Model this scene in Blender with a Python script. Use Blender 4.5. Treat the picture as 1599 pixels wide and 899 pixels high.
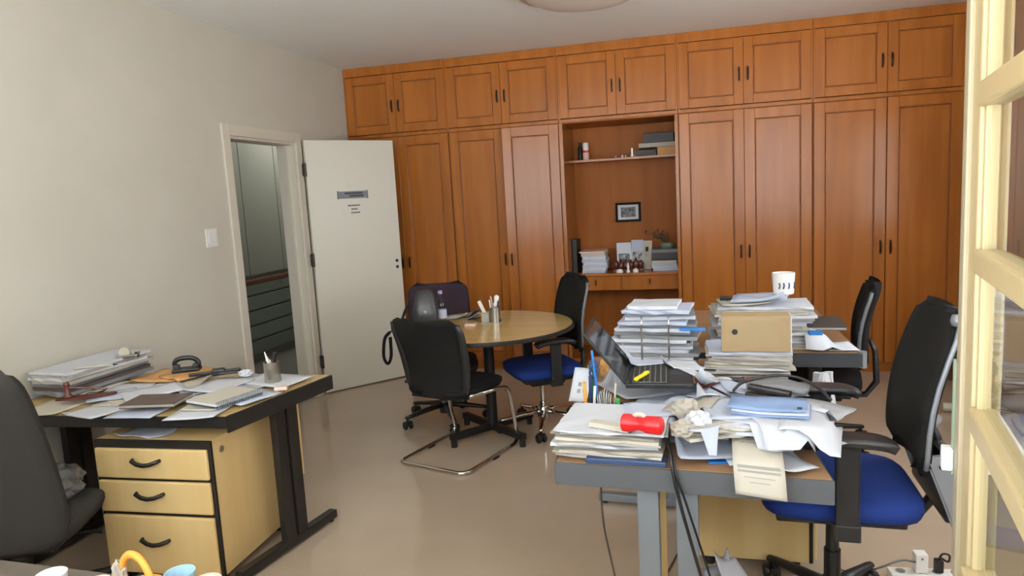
import bpy, bmesh, math, random
from mathutils import Vector, Matrix
random.seed(7)
for o in list(bpy.data.objects): bpy.data.objects.remove(o)
scene = bpy.context.scene
COL = scene.collection

# ------------------------------------------------------------------ camera
FPX = 1089.5453
YAW, PITCH, ROLL = .2534, -.1294, -.0556
CAM = Vector((3.0282, -5.9816, 1.552))
_fw = Vector((-math.sin(YAW)*math.cos(PITCH), math.cos(YAW)*math.cos(PITCH), math.sin(PITCH)))
_r = Vector((math.cos(YAW), math.sin(YAW), 0)); _u = _r.cross(_fw)
_R = _r*math.cos(ROLL) + _u*math.sin(ROLL); _U = -_r*math.sin(ROLL) + _u*math.cos(ROLL)
cd = bpy.data.cameras.new('camera'); cam = bpy.data.objects.new('camera', cd); COL.objects.link(cam)
cd.sensor_width = 36; cd.lens = FPX/1599*36; cd.clip_start = .05; cd.clip_end = 200
cam.matrix_world = Matrix.Translation(CAM) @ Matrix((_R, _U, -_fw)).transposed().to_4x4()
scene.camera = cam

def hit(u, v, ax, val):
    d = _fw + _R*(u-800)/FPX - _U*(v-450)/FPX
    return CAM + d*((val-CAM[ax])/d[ax])
def onz(u, v, z=.0): return hit(u, v, 2, z)

# ------------------------------------------------------------------ light
world = bpy.data.worlds.new('world'); scene.world = world; world.use_nodes = True
bg = world.node_tree.nodes['Background']
bg.inputs[0].default_value = (.88, .95, 1.0, 1); bg.inputs[1].default_value = 12.0
vs = scene.view_settings
vs.view_transform = 'Standard'; vs.look = 'None'; vs.gamma = 1; vs.use_curve_mapping = False
vs.exposure = -0.80
H = 2.78; W = 5.03; YN = -5.47          # room height, width, inner face of the window wall
WIN = [(.45, 3.30, .97, 2.62), (3.62, 4.92, .97, 2.62)]   # window openings x0,x1,z0,z1; second one added, both enlarged to let in more light
sd = bpy.data.lights.new('added_sun', 'SUN'); sd.energy = 150; sd.angle = .02; sd.color = (1, .98, .95)
so = bpy.data.objects.new('added_sun', sd); COL.objects.link(so); so.location = (2.5, -12, 10); so.rotation_euler = (math.radians(26), 0, 0)  # added sunlight on the outside ground, to brighten the ceiling by bounce
for x0, x1, z0, z1 in WIN:
    l = bpy.data.lights.new('window_portal', 'AREA'); l.shape = 'RECTANGLE'; l.size = x1-x0; l.size_y = z1-z0
    l.cycles.is_portal = True
    lo = bpy.data.objects.new('window_portal', l); COL.objects.link(lo)
    lo.location = ((x0+x1)/2, YN-.16, (z0+z1)/2); lo.rotation_euler = (math.pi/2, 0, 0)

RW = (-3.7, -1.55, 1.0, 2.15)            # window in the right wall: y0,y1,z0,z1
l = bpy.data.lights.new('window_portal', 'AREA'); l.shape = 'RECTANGLE'; l.size = RW[3]-RW[2]; l.size_y = RW[1]-RW[0]; l.cycles.is_portal = True
lo = bpy.data.objects.new('window_portal', l); COL.objects.link(lo); lo.location = (W+.16, (RW[0]+RW[1])/2, (RW[2]+RW[3])/2); lo.rotation_euler = (0, math.pi/2, 0)

# ------------------------------------------------------------------ materials
def lin(c):
    return tuple(((x/255+.055)/1.055)**2.4 if x/255 > .04045 else x/255/12.92 for x in c)+(1,)
MATS = {}
def mat(name, c, rough=.5, metal=0, c2=None, scale=(8, 8, 8), bump=0, bscale=60, coat=0, detail=4, emit=None, spec=None, trans=0, lo=.35, hi=.65):
    m = bpy.data.materials.new(name); m.use_nodes = True; MATS[name] = m
    nt = m.node_tree; b = nt.nodes['Principled BSDF']
    b.inputs['Base Color'].default_value = lin(c); b.inputs['Roughness'].default_value = rough
    b.inputs['Metallic'].default_value = metal; b.inputs['Coat Weight'].default_value = coat
    b.inputs['Coat Roughness'].default_value = .12
    if spec is not None: b.inputs['Specular IOR Level'].default_value = spec
    if trans: b.inputs['Transmission Weight'].default_value = trans
    tc = nt.nodes.new('ShaderNodeTexCoord')
    if c2:
        mp = nt.nodes.new('ShaderNodeMapping'); mp.inputs['Scale'].default_value = scale
        oi = nt.nodes.new('ShaderNodeObjectInfo'); mu = nt.nodes.new('ShaderNodeVectorMath'); mu.operation = 'SCALE'
        mu.inputs[0].default_value = (7.3, 3.1, 5.7); nt.links.new(oi.outputs['Random'], mu.inputs['Scale'])
        nt.links.new(mu.outputs[0], mp.inputs['Location'])
        nz = nt.nodes.new('ShaderNodeTexNoise'); nz.inputs['Scale'].default_value = 1; nz.inputs['Detail'].default_value = detail
        rp = nt.nodes.new('ShaderNodeValToRGB')
        rp.color_ramp.elements[0].position = lo; rp.color_ramp.elements[1].position = hi
        rp.color_ramp.elements[0].color = lin(c); rp.color_ramp.elements[1].color = lin(c2)
        nt.links.new(tc.outputs['Object'], mp.inputs[0]); nt.links.new(mp.outputs[0], nz.inputs['Vector'])
        nt.links.new(nz.outputs['Fac'], rp.inputs[0]); nt.links.new(rp.outputs[0], b.inputs['Base Color'])
    if bump:
        n2 = nt.nodes.new('ShaderNodeTexNoise'); n2.inputs['Scale'].default_value = bscale
        bp = nt.nodes.new('ShaderNodeBump'); bp.inputs['Strength'].default_value = bump; bp.inputs['Distance'].default_value = .004
        nt.links.new(tc.outputs['Object'], n2.inputs['Vector']); nt.links.new(n2.outputs['Fac'], bp.inputs['Height'])
        nt.links.new(bp.outputs[0], b.inputs['Normal'])
    return m
mat('wall', (197, 191, 177), .85, c2=(202, 196, 182), scale=(2, 2, 2), bump=.08)
mat('wall_pink', (196, 172, 156), .8)
mat('ceiling', (244, 243, 240), .9)
mat('floor', (178, 160, 140), .10, c2=(186, 168, 148), scale=(1.5, 1.5, 1.5), spec=.5)
mat('wood', (146, 85, 32), .2, c2=(164, 99, 41), scale=(12, 12, .9), detail=5, spec=.36)
mat('wood_dark', (126, 70, 26), .4)
mat('wood_in', (142, 82, 32), .45, c2=(156, 93, 40), scale=(10, 10, 1.0), detail=6, spec=.12)
mat('frame_black', (22, 20, 18), .6, spec=.1)
mat('bronze', (52, 36, 24), .35, .6)
mat('door_white', (214, 208, 192), .35)
mat('trim_white', (212, 204, 188), .4)
mat('switch_white', (226, 222, 214), .4)
mat('birch', (218, 186, 126), .42, c2=(226, 196, 138), scale=(10, 10, 1.2), detail=5)
mat('birch_top', (184, 155, 100), .2, c2=(194, 166, 110), scale=(1.2, 12, 10), detail=5)
mat('desk_brown', (150, 116, 84), .4, c2=(162, 128, 94), scale=(2, 14, 8))
mat('black', (20, 19, 19), .45)
mat('black_edge', (30, 28, 26), .42)
mat('black_fabric', (18, 17, 18), .95, spec=.2, bump=.3, bscale=400)
mat('mesh_black', (20, 20, 19), .85, spec=.2, bump=.4, bscale=500)
mat('grey_fabric', (48, 46, 44), .95, spec=.2, bump=.3, bscale=300)
mat('purple_fabric', (46, 36, 44), .95, spec=.2, bump=.3, bscale=400)
mat('blue_fabric', (22, 46, 112), .9, spec=.25, bump=.3, bscale=400)
mat('leather', (48, 48, 50), .35, bump=.2, bscale=80)
mat('dark_plastic', (34, 34, 35), .42)
mat('grey_plastic', (96, 98, 100), .4)
mat('silver', (142, 146, 152), .4, .4)
mat('chrome', (215, 212, 205), .12, 1)
mat('steel', (172, 166, 154), .3, .9)
mat('grey_metal', (134, 140, 146), .42, .35)
mat('apron_grey', (98, 101, 105), .4, .3)
mat('dark_metal', (62, 66, 70), .45, .3)
mat('hinge', (60, 54, 46), .4, .7)
mat('paper', (202, 204, 210), .85)
mat('paper_cool', (184, 190, 206), .85)
mat('paper_warm', (194, 187, 172), .85)
mat('paper_old', (172, 165, 152), .85)
mat('newsprint', (160, 156, 150), .9, c2=(182, 178, 170), scale=(20, 20, 20))
mat('folder_grey', (126, 128, 132), .6)
mat('folder_dark', (60, 58, 56), .6)
mat('folder_blue', (52, 70, 104), .4)
mat('bright_blue', (34, 112, 186), .45)
mat('light_blue', (126, 150, 188), .5)
mat('kraft', (190, 140, 84), .7, c2=(198, 150, 94))
mat('card', (160, 138, 102), .75, c2=(168, 146, 110), scale=(6, 6, 6))
mat('brown_cover', (84, 70, 62), .6)
mat('maroon', (120, 36, 34), .5)
mat('red', (214, 22, 30), .35)
mat('pinkish', (226, 190, 176), .6)
mat('skin_card', (206, 150, 116), .6)
mat('orange', (228, 158, 62), .45)
mat('ceramic_white', (232, 230, 224), .2)
mat('ceramic_blue', (166, 200, 216), .25)
mat('ceramic_pink', (222, 196, 184), .3)
mat('yellow', (226, 214, 30), .4)
mat('green', (66, 160, 84), .5)
mat('ink', (48, 48, 52), .7)
mat('ink_soft', (150, 147, 142), .8)
mat('navy', (40, 50, 92), .5)
mat('mahogany', (84, 40, 30), .3)
mat('table_dark', (88, 80, 72), .4, c2=(96, 88, 78))
mat('cream', (176, 158, 118), .4)
mat('cream_dull', (154, 142, 116), .45)
mat('rubber_green', (118, 132, 112), .7)
mat('corridor_glass', (132, 134, 126), .25)
mat('corridor_frame', (110, 118, 110), .5)
mat('corridor_floor', (120, 118, 110), .4)
mat('bounce_terrace', (206, 204, 200), .8)
mat('rail_wood', (92, 52, 34), .4)
mat('lamp_glass', (226, 222, 214), .25)
mat('lamp_rim', (176, 170, 158), .4)
mat('key', (26, 26, 27), .5)
mat('key_gap', (128, 128, 126), .5)
mat('screen', (22, 22, 24), .1, spec=.25)
mat('plastic_bag', (150, 150, 150), .2, trans=.75)
mat('plant_dry', (86, 66, 46), .8)
mat('photo_grey', (50, 50, 50), .5, c2=(130, 128, 124), scale=(40, 40, 40), lo=.4, hi=.6)
mat('photo_warm', (176, 172, 160), .5, c2=(70, 58, 48), scale=(26, 26, 26), lo=.45, hi=.6)
def glass(name, c, ior=1.5, tint=1.0):
    m = bpy.data.materials.new(name); m.use_nodes = True; MATS[name] = m; nt = m.node_tree
    for n in list(nt.nodes): nt.nodes.remove(n)
    o = nt.nodes.new('ShaderNodeOutputMaterial'); mx = nt.nodes.new('ShaderNodeMixShader')
    t = nt.nodes.new('ShaderNodeBsdfTransparent'); g = nt.nodes.new('ShaderNodeBsdfGlossy'); g.inputs['Roughness'].default_value = .015
    t.inputs[0].default_value = c
    f = nt.nodes.new('ShaderNodeFresnel'); f.inputs[0].default_value = ior
    ge = nt.nodes.new('ShaderNodeNewGeometry'); s = nt.nodes.new('ShaderNodeMath'); s.operation = 'SUBTRACT'; s.inputs[0].default_value = 1
    ml = nt.nodes.new('ShaderNodeMath'); ml.operation = 'MULTIPLY'
    nt.links.new(ge.outputs['Backfacing'], s.inputs[1]); nt.links.new(s.outputs[0], ml.inputs[0]); nt.links.new(f.outputs[0], ml.inputs[1])
    nt.links.new(ml.outputs[0], mx.inputs[0]); nt.links.new(t.outputs[0], mx.inputs[1]); nt.links.new(g.outputs[0], mx.inputs[2])
    nt.links.new(mx.outputs[0], o.inputs[0]); return m
glass('pane_glass', (.93, .95, .94, 1), 1.8)
glass('bottle_glass', (.86, .88, .92, 1), 1.45)

# ------------------------------------------------------------------ mesh helpers
class MB:
    def __init__(s): s.bm = bmesh.new()
    def box(s, x0, x1, y0, y1, z0, z1, bev=0, M=None, seg=2):
        b = bmesh.new()
        v = [b.verts.new(p) for p in ((x0,y0,z0),(x1,y0,z0),(x1,y1,z0),(x0,y1,z0),(x0,y0,z1),(x1,y0,z1),(x1,y1,z1),(x0,y1,z1))]
        for f in ((3,2,1,0),(4,5,6,7),(0,1,5,4),(1,2,6,5),(2,3,7,6),(3,0,4,7)): b.faces.new([v[i] for i in f])
        if bev: bmesh.ops.bevel(b, geom=list(b.edges), offset=bev, segments=seg, profile=.6, affect='EDGES')
        return s._add(b, M)
    def _add(s, b, M=None):
        if M is not None: bmesh.ops.transform(b, matrix=M, verts=b.verts)
        me = bpy.data.meshes.new('tmp'); b.to_mesh(me); b.free(); s.bm.from_mesh(me); bpy.data.meshes.remove(me); return s
    def tube(s, pts, r, n=8, closed=False, cap=True, flat=1.0):
        pts = [Vector(p) for p in pts]; rs = r if isinstance(r, (list, tuple)) else [r]*len(pts)
        b = bmesh.new(); rings = []; prev = None; N = len(pts)
        for i, p in enumerate(pts):
            if closed: d = pts[(i+1) % N]-pts[i-1]
            else: d = pts[min(i+1, N-1)]-pts[max(i-1, 0)]
            d.normalize()
            if prev is None:
                a = Vector((0,0,1)) if abs(d.z) < .9 else Vector((1,0,0)); x = d.cross(a).normalized()
            else: x = (prev - d*prev.dot(d)).normalized()
            prev = x; y = d.cross(x)
            rings.append([b.verts.new(p + (x*math.cos(2*math.pi*k/n) + y*math.sin(2*math.pi*k/n)*flat)*rs[i]) for k in range(n)])
        for i in range(N if closed else N-1):
            A, B = rings[i], rings[(i+1) % N]
            for k in range(n): b.faces.new((A[k], A[(k+1)%n], B[(k+1)%n], B[k]))
        if cap and not closed:
            b.faces.new(rings[0][::-1]); b.faces.new(rings[-1])
        bmesh.ops.recalc_face_normals(b, faces=b.faces)
        return s._add(b)
    def lathe(s, prof, n=24, M=None):
        b = bmesh.new(); rings = []
        for r, z in prof:
            rings.append([b.verts.new((r*math.cos(2*math.pi*k/n), r*math.sin(2*math.pi*k/n), z)) for k in range(n)] if r > 1e-6 else [b.verts.new((0,0,z))])
        for A, B in zip(rings, rings[1:]):
            for k in range(n):
                if len(A) == 1 and len(B) == 1: continue
                if len(A) == 1: b.faces.new((A[0], B[k], B[(k+1)%n]))
                elif len(B) == 1: b.faces.new((A[k], A[(k+1)%n], B[0]))
                else: b.faces.new((A[k], A[(k+1)%n], B[(k+1)%n], B[k]))
        if len(rings[0]) > 1: b.faces.new(rings[0][::-1])
        if len(rings[-1]) > 1: b.faces.new(rings[-1])
        bmesh.ops.recalc_face_normals(b, faces=b.faces)
        return s._add(b, M)
    def prism(s, poly, z0, z1, M=None, bev=0):
        b = bmesh.new(); n = len(poly)
        A = [b.verts.new((x, y, z0)) for x, y in poly]; B = [b.verts.new((x, y, z1)) for x, y in poly]
        b.faces.new(A[::-1]); b.faces.new(B)
        for k in range(n): b.faces.new((A[k], A[(k+1)%n], B[(k+1)%n], B[k]))
        bmesh.ops.recalc_face_normals(b, faces=b.faces)
        if bev: bmesh.ops.bevel(b, geom=list(b.edges), offset=bev, segments=2, affect='EDGES')
        return s._add(b, M)
    def panel(s, fn, nu, nv, t, M=None):
        """shell of thickness t around the surface fn(u,v), u,v in 0..1"""
        b = bmesh.new(); e = 1e-3
        T, Bm = [], []
        for j in range(nv+1):
            r1, r2 = [], []
            for i in range(nu+1):
                u, v = i/nu, j/nv
                p = Vector(fn(u, v)); du = Vector(fn(min(u+e,1), v))-Vector(fn(max(u-e,0), v)); dv = Vector(fn(u, min(v+e,1)))-Vector(fn(u, max(v-e,0)))
                n = du.cross(dv); n = n.normalized() if n.length > 1e-12 else Vector((0,0,1))
                r1.append(b.verts.new(p+n*t/2)); r2.append(b.verts.new(p-n*t/2))
            T.append(r1); Bm.append(r2)
        for j in range(nv):
            for i in range(nu):
                b.faces.new((T[j][i], T[j][i+1], T[j+1][i+1], T[j+1][i])); b.faces.new((Bm[j][i], Bm[j+1][i], Bm[j+1][i+1], Bm[j][i+1]))
        for j in range(nv):
            b.faces.new((T[j][0], T[j+1][0], Bm[j+1][0], Bm[j][0])); b.faces.new((T[j][nu], Bm[j][nu], Bm[j+1][nu], T[j+1][nu]))
        for i in range(nu):
            b.faces.new((T[0][i], Bm[0][i], Bm[0][i+1], T[0][i+1])); b.faces.new((T[nv][i], T[nv][i+1], Bm[nv][i+1], Bm[nv][i]))
        bmesh.ops.recalc_face_normals(b, faces=b.faces)
        return s._add(b, M)
    def build(s, name, m, parent=None, smooth=False, label=None):
        me = bpy.data.meshes.new(name); s.bm.to_mesh(me); s.bm.free()
        me.materials.append(MATS[m])
        if smooth:
            for p in me.polygons: p.use_smooth = True
            if smooth == 'auto':
                try: me.set_sharp_from_angle(angle=math.radians(38))
                except Exception: pass
        o = bpy.data.objects.new(name, me); COL.objects.link(o)
        if parent is not None: o.parent = parent
        if label: o['label'] = label
        return o
def tag(o, label, cat, group=None):
    o['label'] = label; o['category'] = cat
    if group: o['group'] = group
    return o
def thing(name, label, cat, loc=(0,0,0), rz=0, group=None):
    o = bpy.data.objects.new(name, None); COL.objects.link(o); o.empty_display_size = .05
    o.location = loc; o.rotation_euler = (0,0,rz); return tag(o, label, cat, group)
def struct(o): o['kind'] = 'structure'; return o
def part(name, m, parent, *boxes, bev=0, smooth=False):
    b = MB()
    for bx in boxes: b.box(*bx, bev=bev)
    return b.build(name, m, parent, smooth)
def place(o, loc, rz=0): o.location = loc; o.rotation_euler = (0,0,rz); return o
def rotz(a): return Matrix.Rotation(a, 4, 'Z')
R = math.radians

# ------------------------------------------------------------------ the room
struct(part('floor', 'floor', None, (0, W, YN-.15, .62, -.1, 0)))
struct(part('ceiling', 'ceiling', None, (-.15, W+.15, YN-.15, .77, H, H+.1)))
DY0, DY1, DZ = -1.765, -.915, 2.085     # door opening in the left wall
struct(part('wall_left', 'wall', None, (-.15, 0, YN-.15, DY0, -.1, H), (-.15, 0, DY1, 2.3, -.1, H), (-.15, 0, DY0, DY1, DZ, H)))
struct(part('wall_back', 'wall', None, (0, W, .62, .77, 0, H)))
struct(part('wall_right', 'wall_pink', None, (W, W+.15, YN-.15, RW[0], 0, H), (W, W+.15, RW[1], .77, 0, H), (W, W+.15, RW[0], RW[1], 0, RW[2]), (W, W+.15, RW[0], RW[1], RW[3], H)))
struct(part('trim_4', 'cream', None, (W+.03, W+.09, RW[0], RW[0]+.05, RW[2], RW[3]), (W+.03, W+.09, RW[1]-.05, RW[1], RW[2], RW[3]), (W+.03, W+.09, RW[0]+.05, RW[1]-.05, RW[3]-.05, RW[3]), (W+.03, W+.09, RW[0]+.05, RW[1]-.05, RW[2], RW[2]+.05), (W+.03, W+.09, (RW[0]+RW[1])/2-.025, (RW[0]+RW[1])/2+.025, RW[2]+.05, RW[3]-.05)))
wb = []; xs = 0
for x0, x1, z0, z1 in WIN:
    wb += [(xs, x0, YN-.15, YN, 0, H), (x0, x1, YN-.15, YN, 0, z0), (x0, x1, YN-.15, YN, z1, H)]; xs = x1
wb.append((xs, W, YN-.15, YN, 0, H))
struct(part('wall_near', 'wall', None, *wb))
struct(part('floor_bounce', 'bounce_terrace', None, (-8, 13, -18, YN-.15, -.2, -.1)))  # unseen outside ground, stretched and kept pale to bounce daylight onto the ceiling
struct(part('ceiling_sky_block', 'ceiling', None, (-8, 13, -7.3, YN-.15, 2.70, 2.85)))  # unseen roof, added to cut the sky light close to the window
# corridor behind the open door
struct(part('floor_corridor', 'corridor_floor', None, (-1.4, -.15, -2.6, 2.2, -.1, -.001), (-.15, 0, DY0, DY1, -.1, -.001)))
struct(part('wall_corridor', 'corridor_glass', None, (-1.5, -1.4, -2.7, 2.3, -.1, H)))
struct(part('wall_corridor_end', 'wall', None, (-1.4, -.15, 2.2, 2.3, -.1, H), (-1.4, -.15, -2.7, -2.6, -.1, H)))
struct(part('ceiling_corridor', 'ceiling', None, (-1.5, -.15, -2.7, 2.3, H, H+.1)))
t = thing('glazed_partition', 'grey green glazed partition with horizontal bars beyond the doorway', 'partition', (-1.36, 0, 0))
for k in range(5): part('glass_panel', 'corridor_glass', t, (0, .012, -1.6+k*.62, -.99+k*.62, .9, 2.6))
for k in range(5): part('lower_slat', 'corridor_frame', t, (-.004, .014, -1.6, 1.5, .08+k*.155, .22+k*.155), bev=.004)
part('top_rail', 'corridor_frame', t, (-.01, .03, -1.6, 1.5, 2.6, 2.66))
hb = MB(); hb.box(-.03, .03, -1.6, 1.5, .84, .89, bev=.01)
for y in (-1.2, -.2, .8): hb.box(-.2, -.02, y-.015, y+.015, .855, .875)
cl = thing('corridor_fill_lamp', 'small round added fill lamp on the corridor ceiling beyond the doorway', 'lamp', (-.75, .9, H))  # lamp added out of view to brighten the dim corridor
MB().lathe([(0,0),(.14,0),(.14,-.02),(0,-.02)], 24).build('rim', 'lamp_rim', cl); MB().lathe([(.12,-.02),(.11,-.05),(.06,-.075),(0,-.08)], 24).build('shade', 'lamp_glass', cl, True)
pl = bpy.data.lights.new('corridor_fill_bulb', 'POINT'); pl.energy = 48; pl.shadow_soft_size = .08; pl.color = (1, 1, .96)  # fill light of the added corridor lamp
po = bpy.data.objects.new('corridor_fill_bulb', pl); COL.objects.link(po); po.parent = cl; po.location = (0, 0, -.18)
h = hb.build('handrail', 'rail_wood'); h.location = (-1.14, 0, 0)
tag(h, 'brown wooden handrail crossing the doorway at waist height', 'handrail')

# door frame
f = MB(); f.box(-.15, .0, DY0, DY0+.03, 0, DZ); f.box(-.15, .0, DY1-.03, DY1, 0, DZ); f.box(-.15, .0, DY0+.03, DY1-.03, DZ-.03, DZ)
f.box(.0, .018, DY0-.065, DY0+.012, 0, DZ+.065, bev=.004); f.box(.0, .018, DY1-.012, DY1+.065, 0, DZ+.065, bev=.004); f.box(.0, .018, DY0+.012, DY1-.012, DZ-.012, DZ+.065, bev=.004)
f.box(-.07, -.05, DY1-.045, DY1-.03, 0, DZ-.03); f.box(-.07, -.05, DY0+.03, DY0+.045, 0, DZ-.03)
struct(f.build('trim_1', 'trim_white'))
# door leaf
ang = math.atan2(.616, .503)
d = bpy.data.objects.new('door_1', None); COL.objects.link(d); struct(d); place(d, (.03, -.862, 0), ang)
part('leaf', 'door_white', d, (.01, .80, -.018, .018, .012, 2.095), bev=.003)
for z in (.28, 1.13, 1.86):
    hb = MB(); hb.box(-.012, .012, -.024, .02, z-.05, z+.05, bev=.003); hb.tube([(0,-.026,z-.055),(0,-.026,z+.055)], .008); hb.build('hinge', 'hinge', d)
for z in (1.0, 1.055): MB().lathe([(0,0),(.014,0),(.014,.003),(.008,.005),(0,.005)], 16, Matrix.Translation((.755,-.018,z)) @ Matrix.Rotation(R(90),4,'X')).build('lock_rosette', 'hinge', d)
for x in (.362, .378):
    MB().lathe([(0,0),(.008,0),(.006,.012),(.008,.016),(0,.018)], 12, Matrix.Translation((x,-.018,1.735)) @ Matrix.Rotation(R(90),4,'X')).build('hook_stud', 'ceramic_white', d)
s = part('sign_plate', 'folder_grey', d, (.26, .52, -.024, -.018, 1.615, 1.675), bev=.001)
b = MB(); rr = random.Random(3)
for z, x0, x1 in ((1.650, .32, .47), (1.628, .36, .485)):
    x = x0
    while x < x1:
        w = rr.uniform(.005, .009); b.box(x, x+w, -.0252, -.024, z, z+.015); x += w+.0025
b.build('print', 'ink', s)
b = MB(); b.box(.254,.26,-.026,-.018,1.61,1.68); b.box(.52,.526,-.026,-.018,1.61,1.68); b.build('plate_end', 'grey_plastic', s)
s = part('notice', 'door_white', d, (.30, .50, -.0195, -.018, 1.44, 1.585))
b = MB()
for z, x0, x1 in ((1.55, .34, .45), (1.52, .37, .425), (1.49, .365, .435)):
    x = x0
    while x < x1:
        w = rr.uniform(.005, .01); b.box(x, x+w, -.0204, -.0195, z, z+.012); x += w+.0035
b.build('print', 'ink', s)
# light switch
t = thing('light_switch', 'white square light switch plate on the plain wall beside the doorway', 'light switch', (0, -2.04, 1.395))
part('plate', 'switch_white', t, (0, .008, -.055, .055, -.06, .06), bev=.003)
for y in (-.022, .022): part('rocker', 'ceramic_white', t, (.008, .013, y-.018, y+.018, -.03, .03), bev=.002)

# ceiling lamp
t = thing('ceiling_lamp', 'round flush ceiling lamp with white glass dome and grey rim', 'lamp', (2.44, -1.60, H))
MB().lathe([(0,0),(.40,0),(.41,-.012),(.40,-.03),(.365,-.035),(0,-.035)], 48).build('rim', 'lamp_rim', t, 'auto')
MB().lathe([(.36,-.03),(.345,-.05),(.30,-.07),(.22,-.082),(.11,-.09),(0,-.092)], 48).build('dome', 'lamp_glass', t, True)

# ------------------------------------------------------------------ wardrobes
def cab_door(parent, x0, x1, z0, z1, handle=None, hz=None, swing=0, hinge='R', st=.072):
    """door whose front is y=0; handle 'L'/'R' side; swing in degrees"""
    w = x1-x0; e = MB(); sgn = -1 if hinge == 'R' else 1
    a, b_ = (-w, 0) if hinge == 'R' else (0, w)
    e.box(a, a+st, 0, .022, z0, z1, bev=.002, seg=1); e.box(b_-st, b_, 0, .022, z0, z1, bev=.002, seg=1)
    e.box(a+st, b_-st, 0, .022, z0, z0+st, bev=.002, seg=1); e.box(a+st, b_-st, 0, .022, z1-st, z1, bev=.002, seg=1)
    d = e.build('door', 'wood', parent)
    place(d, (x1 if hinge == 'R' else x0, -.0, 0), R(swing) if hinge == 'R' else -R(swing))
    part('panel', 'wood', d, (a+st, b_-st, .009, .02, z0+st, z1-st))
    m = MB(); q = .010
    for bx in ((a+st, a+st+q, .001, .012, z0+st, z1-st), (b_-st-q, b_-st, .001, .012, z0+st, z1-st), (a+st+q, b_-st-q, .001, .012, z0+st, z0+st+q), (a+st+q, b_-st-q, .001, .012, z1-st-q, z1-st)): m.box(*bx, bev=.004, seg=1)
    m.build('moulding', 'wood_dark', d)
    if handle:
        hx = a+.032 if handle == 'L' else b_-.032
        hb = MB(); hb.tube([(hx,0,hz-.045),(hx,-.012,hz-.042),(hx,-.022,hz-.02),(hx,-.024,hz),(hx,-.022,hz+.02),(hx,-.012,hz+.042),(hx,0,hz+.045)], [.006,.006,.0055,.0055,.0055,.006,.006], 8)
        hb.box(hx-.007, hx+.007, -.002, 0, hz-.055, hz+.055, bev=.0008, seg=1)
        hb.build('handle', 'bronze', d, 'auto')
    return d
ZM, ZU = 2.155, 2.70
def bay(label, x0, x1, lower=True, **k):
    t = thing('wardrobe', label, 'wardrobe', (0, 0, 0), group=None)
    xm = (x0+x1)/2; g = .002
    D = .615
    boxes = [(x0, x0+.018, .024, D, .08, H-.002), (x1-.018, x1, .024, D, .08, H-.002), (x0+.018, x1-.018, D-.012, D, .08, H-.002), (x0+.018, x1-.018, .024, D-.012, ZM-.012, ZM+.008), (x0+.018, x1-.018, .024, D-.012, .08, .1)]
    part('carcass', 'wood_in', t, *boxes)
    part('plinth', 'wood', t, (x0, x1, .03, .06, 0, .08))
    part('cornice', 'wood', t, (x0, x1, -.004, .03, ZU+.004, H-.002), bev=.002)
    part('middle_rail', 'wood', t, (x0, x1, -.002 if lower else .0, .022, ZM-.004, ZM+.024), bev=.002)
    cab_door(t, x0+g+.012, xm-g/2, ZM+.03, ZU, 'R', 2.42, 0, 'L'); cab_door(t, xm+g/2, x1-g-.012, ZM+.03, ZU, 'L', 2.42)
    for sx in (x0, x1-.014): part('stile', 'wood', t, (sx, sx+.014, .0, .022, ZM+.026, ZU+.004))
    if lower:
        cab_door(t, x0+g+.004, xm-g/2, .085, ZM-.01, 'R', 1.007, k.get('sl', 0), 'L', .08); cab_door(t, xm+g/2, x1-g-.004, .085, ZM-.01, 'L', 1.007, k.get('sr', 0), 'R', .08)
    return t
bay('honey brown built-in wardrobe bay in the corner behind the open white door', .004, .974)
bay('honey brown wardrobe bay between the corner bay and the open niche, one tall door ajar', .976, 1.966, sr=5.5)
bay('honey brown wardrobe bay with tall doors between the open niche and the end bay', 2.954, 3.976)
bay('honey brown end wardrobe bay with a dark gap between its tall doors', 3.978, 5.024, sr=2.2)
X0, X1 = 1.968, 2.952
nz = bay('honey brown cupboard bay with open niche, shelf and two-drawer writing ledge', X0, X1, lower=False)
part('side_panel', 'wood', nz, (X0+.018, X0+.026, .0, .6, 0, ZM-.012), ); part('side_panel', 'wood', nz, (X1-.026, X1-.018, .0, .6, 0, ZM-.012))
part('stile', 'wood', nz, (X0, X0+.03, -.002, .022, .08, ZM-.006)); part('stile', 'wood', nz, (X1-.02, X1, -.002, .022, .08, ZM-.006))
part('back_panel', 'wood_in', nz, (X0+.026, X1-.026, .58, .6, 0, ZM-.012))
part('shelf', 'wood', nz, (X0+.026, X1-.026, .27, .58, 1.822, 1.842), bev=.002)
part('ledge', 'wood', nz, (X0+.026, X1-.026, .12, .58, .818, .84), bev=.002)
for a, b_ in ((X0+.03, X0+.46), (X0+.475, X1-.03)):
    dr = part('drawer', 'wood', nz, (a, b_, .135, .5, .69, .814), bev=.003)
    part('keyhole_pull', 'bronze', dr, ((a+b_)/2-.006, (a+b_)/2+.006, .125, .135, .735, .785), bev=.002)
part('drawer_divider', 'wood', nz, (X0+.462, X0+.473, .13, .5, .69, .814))

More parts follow.
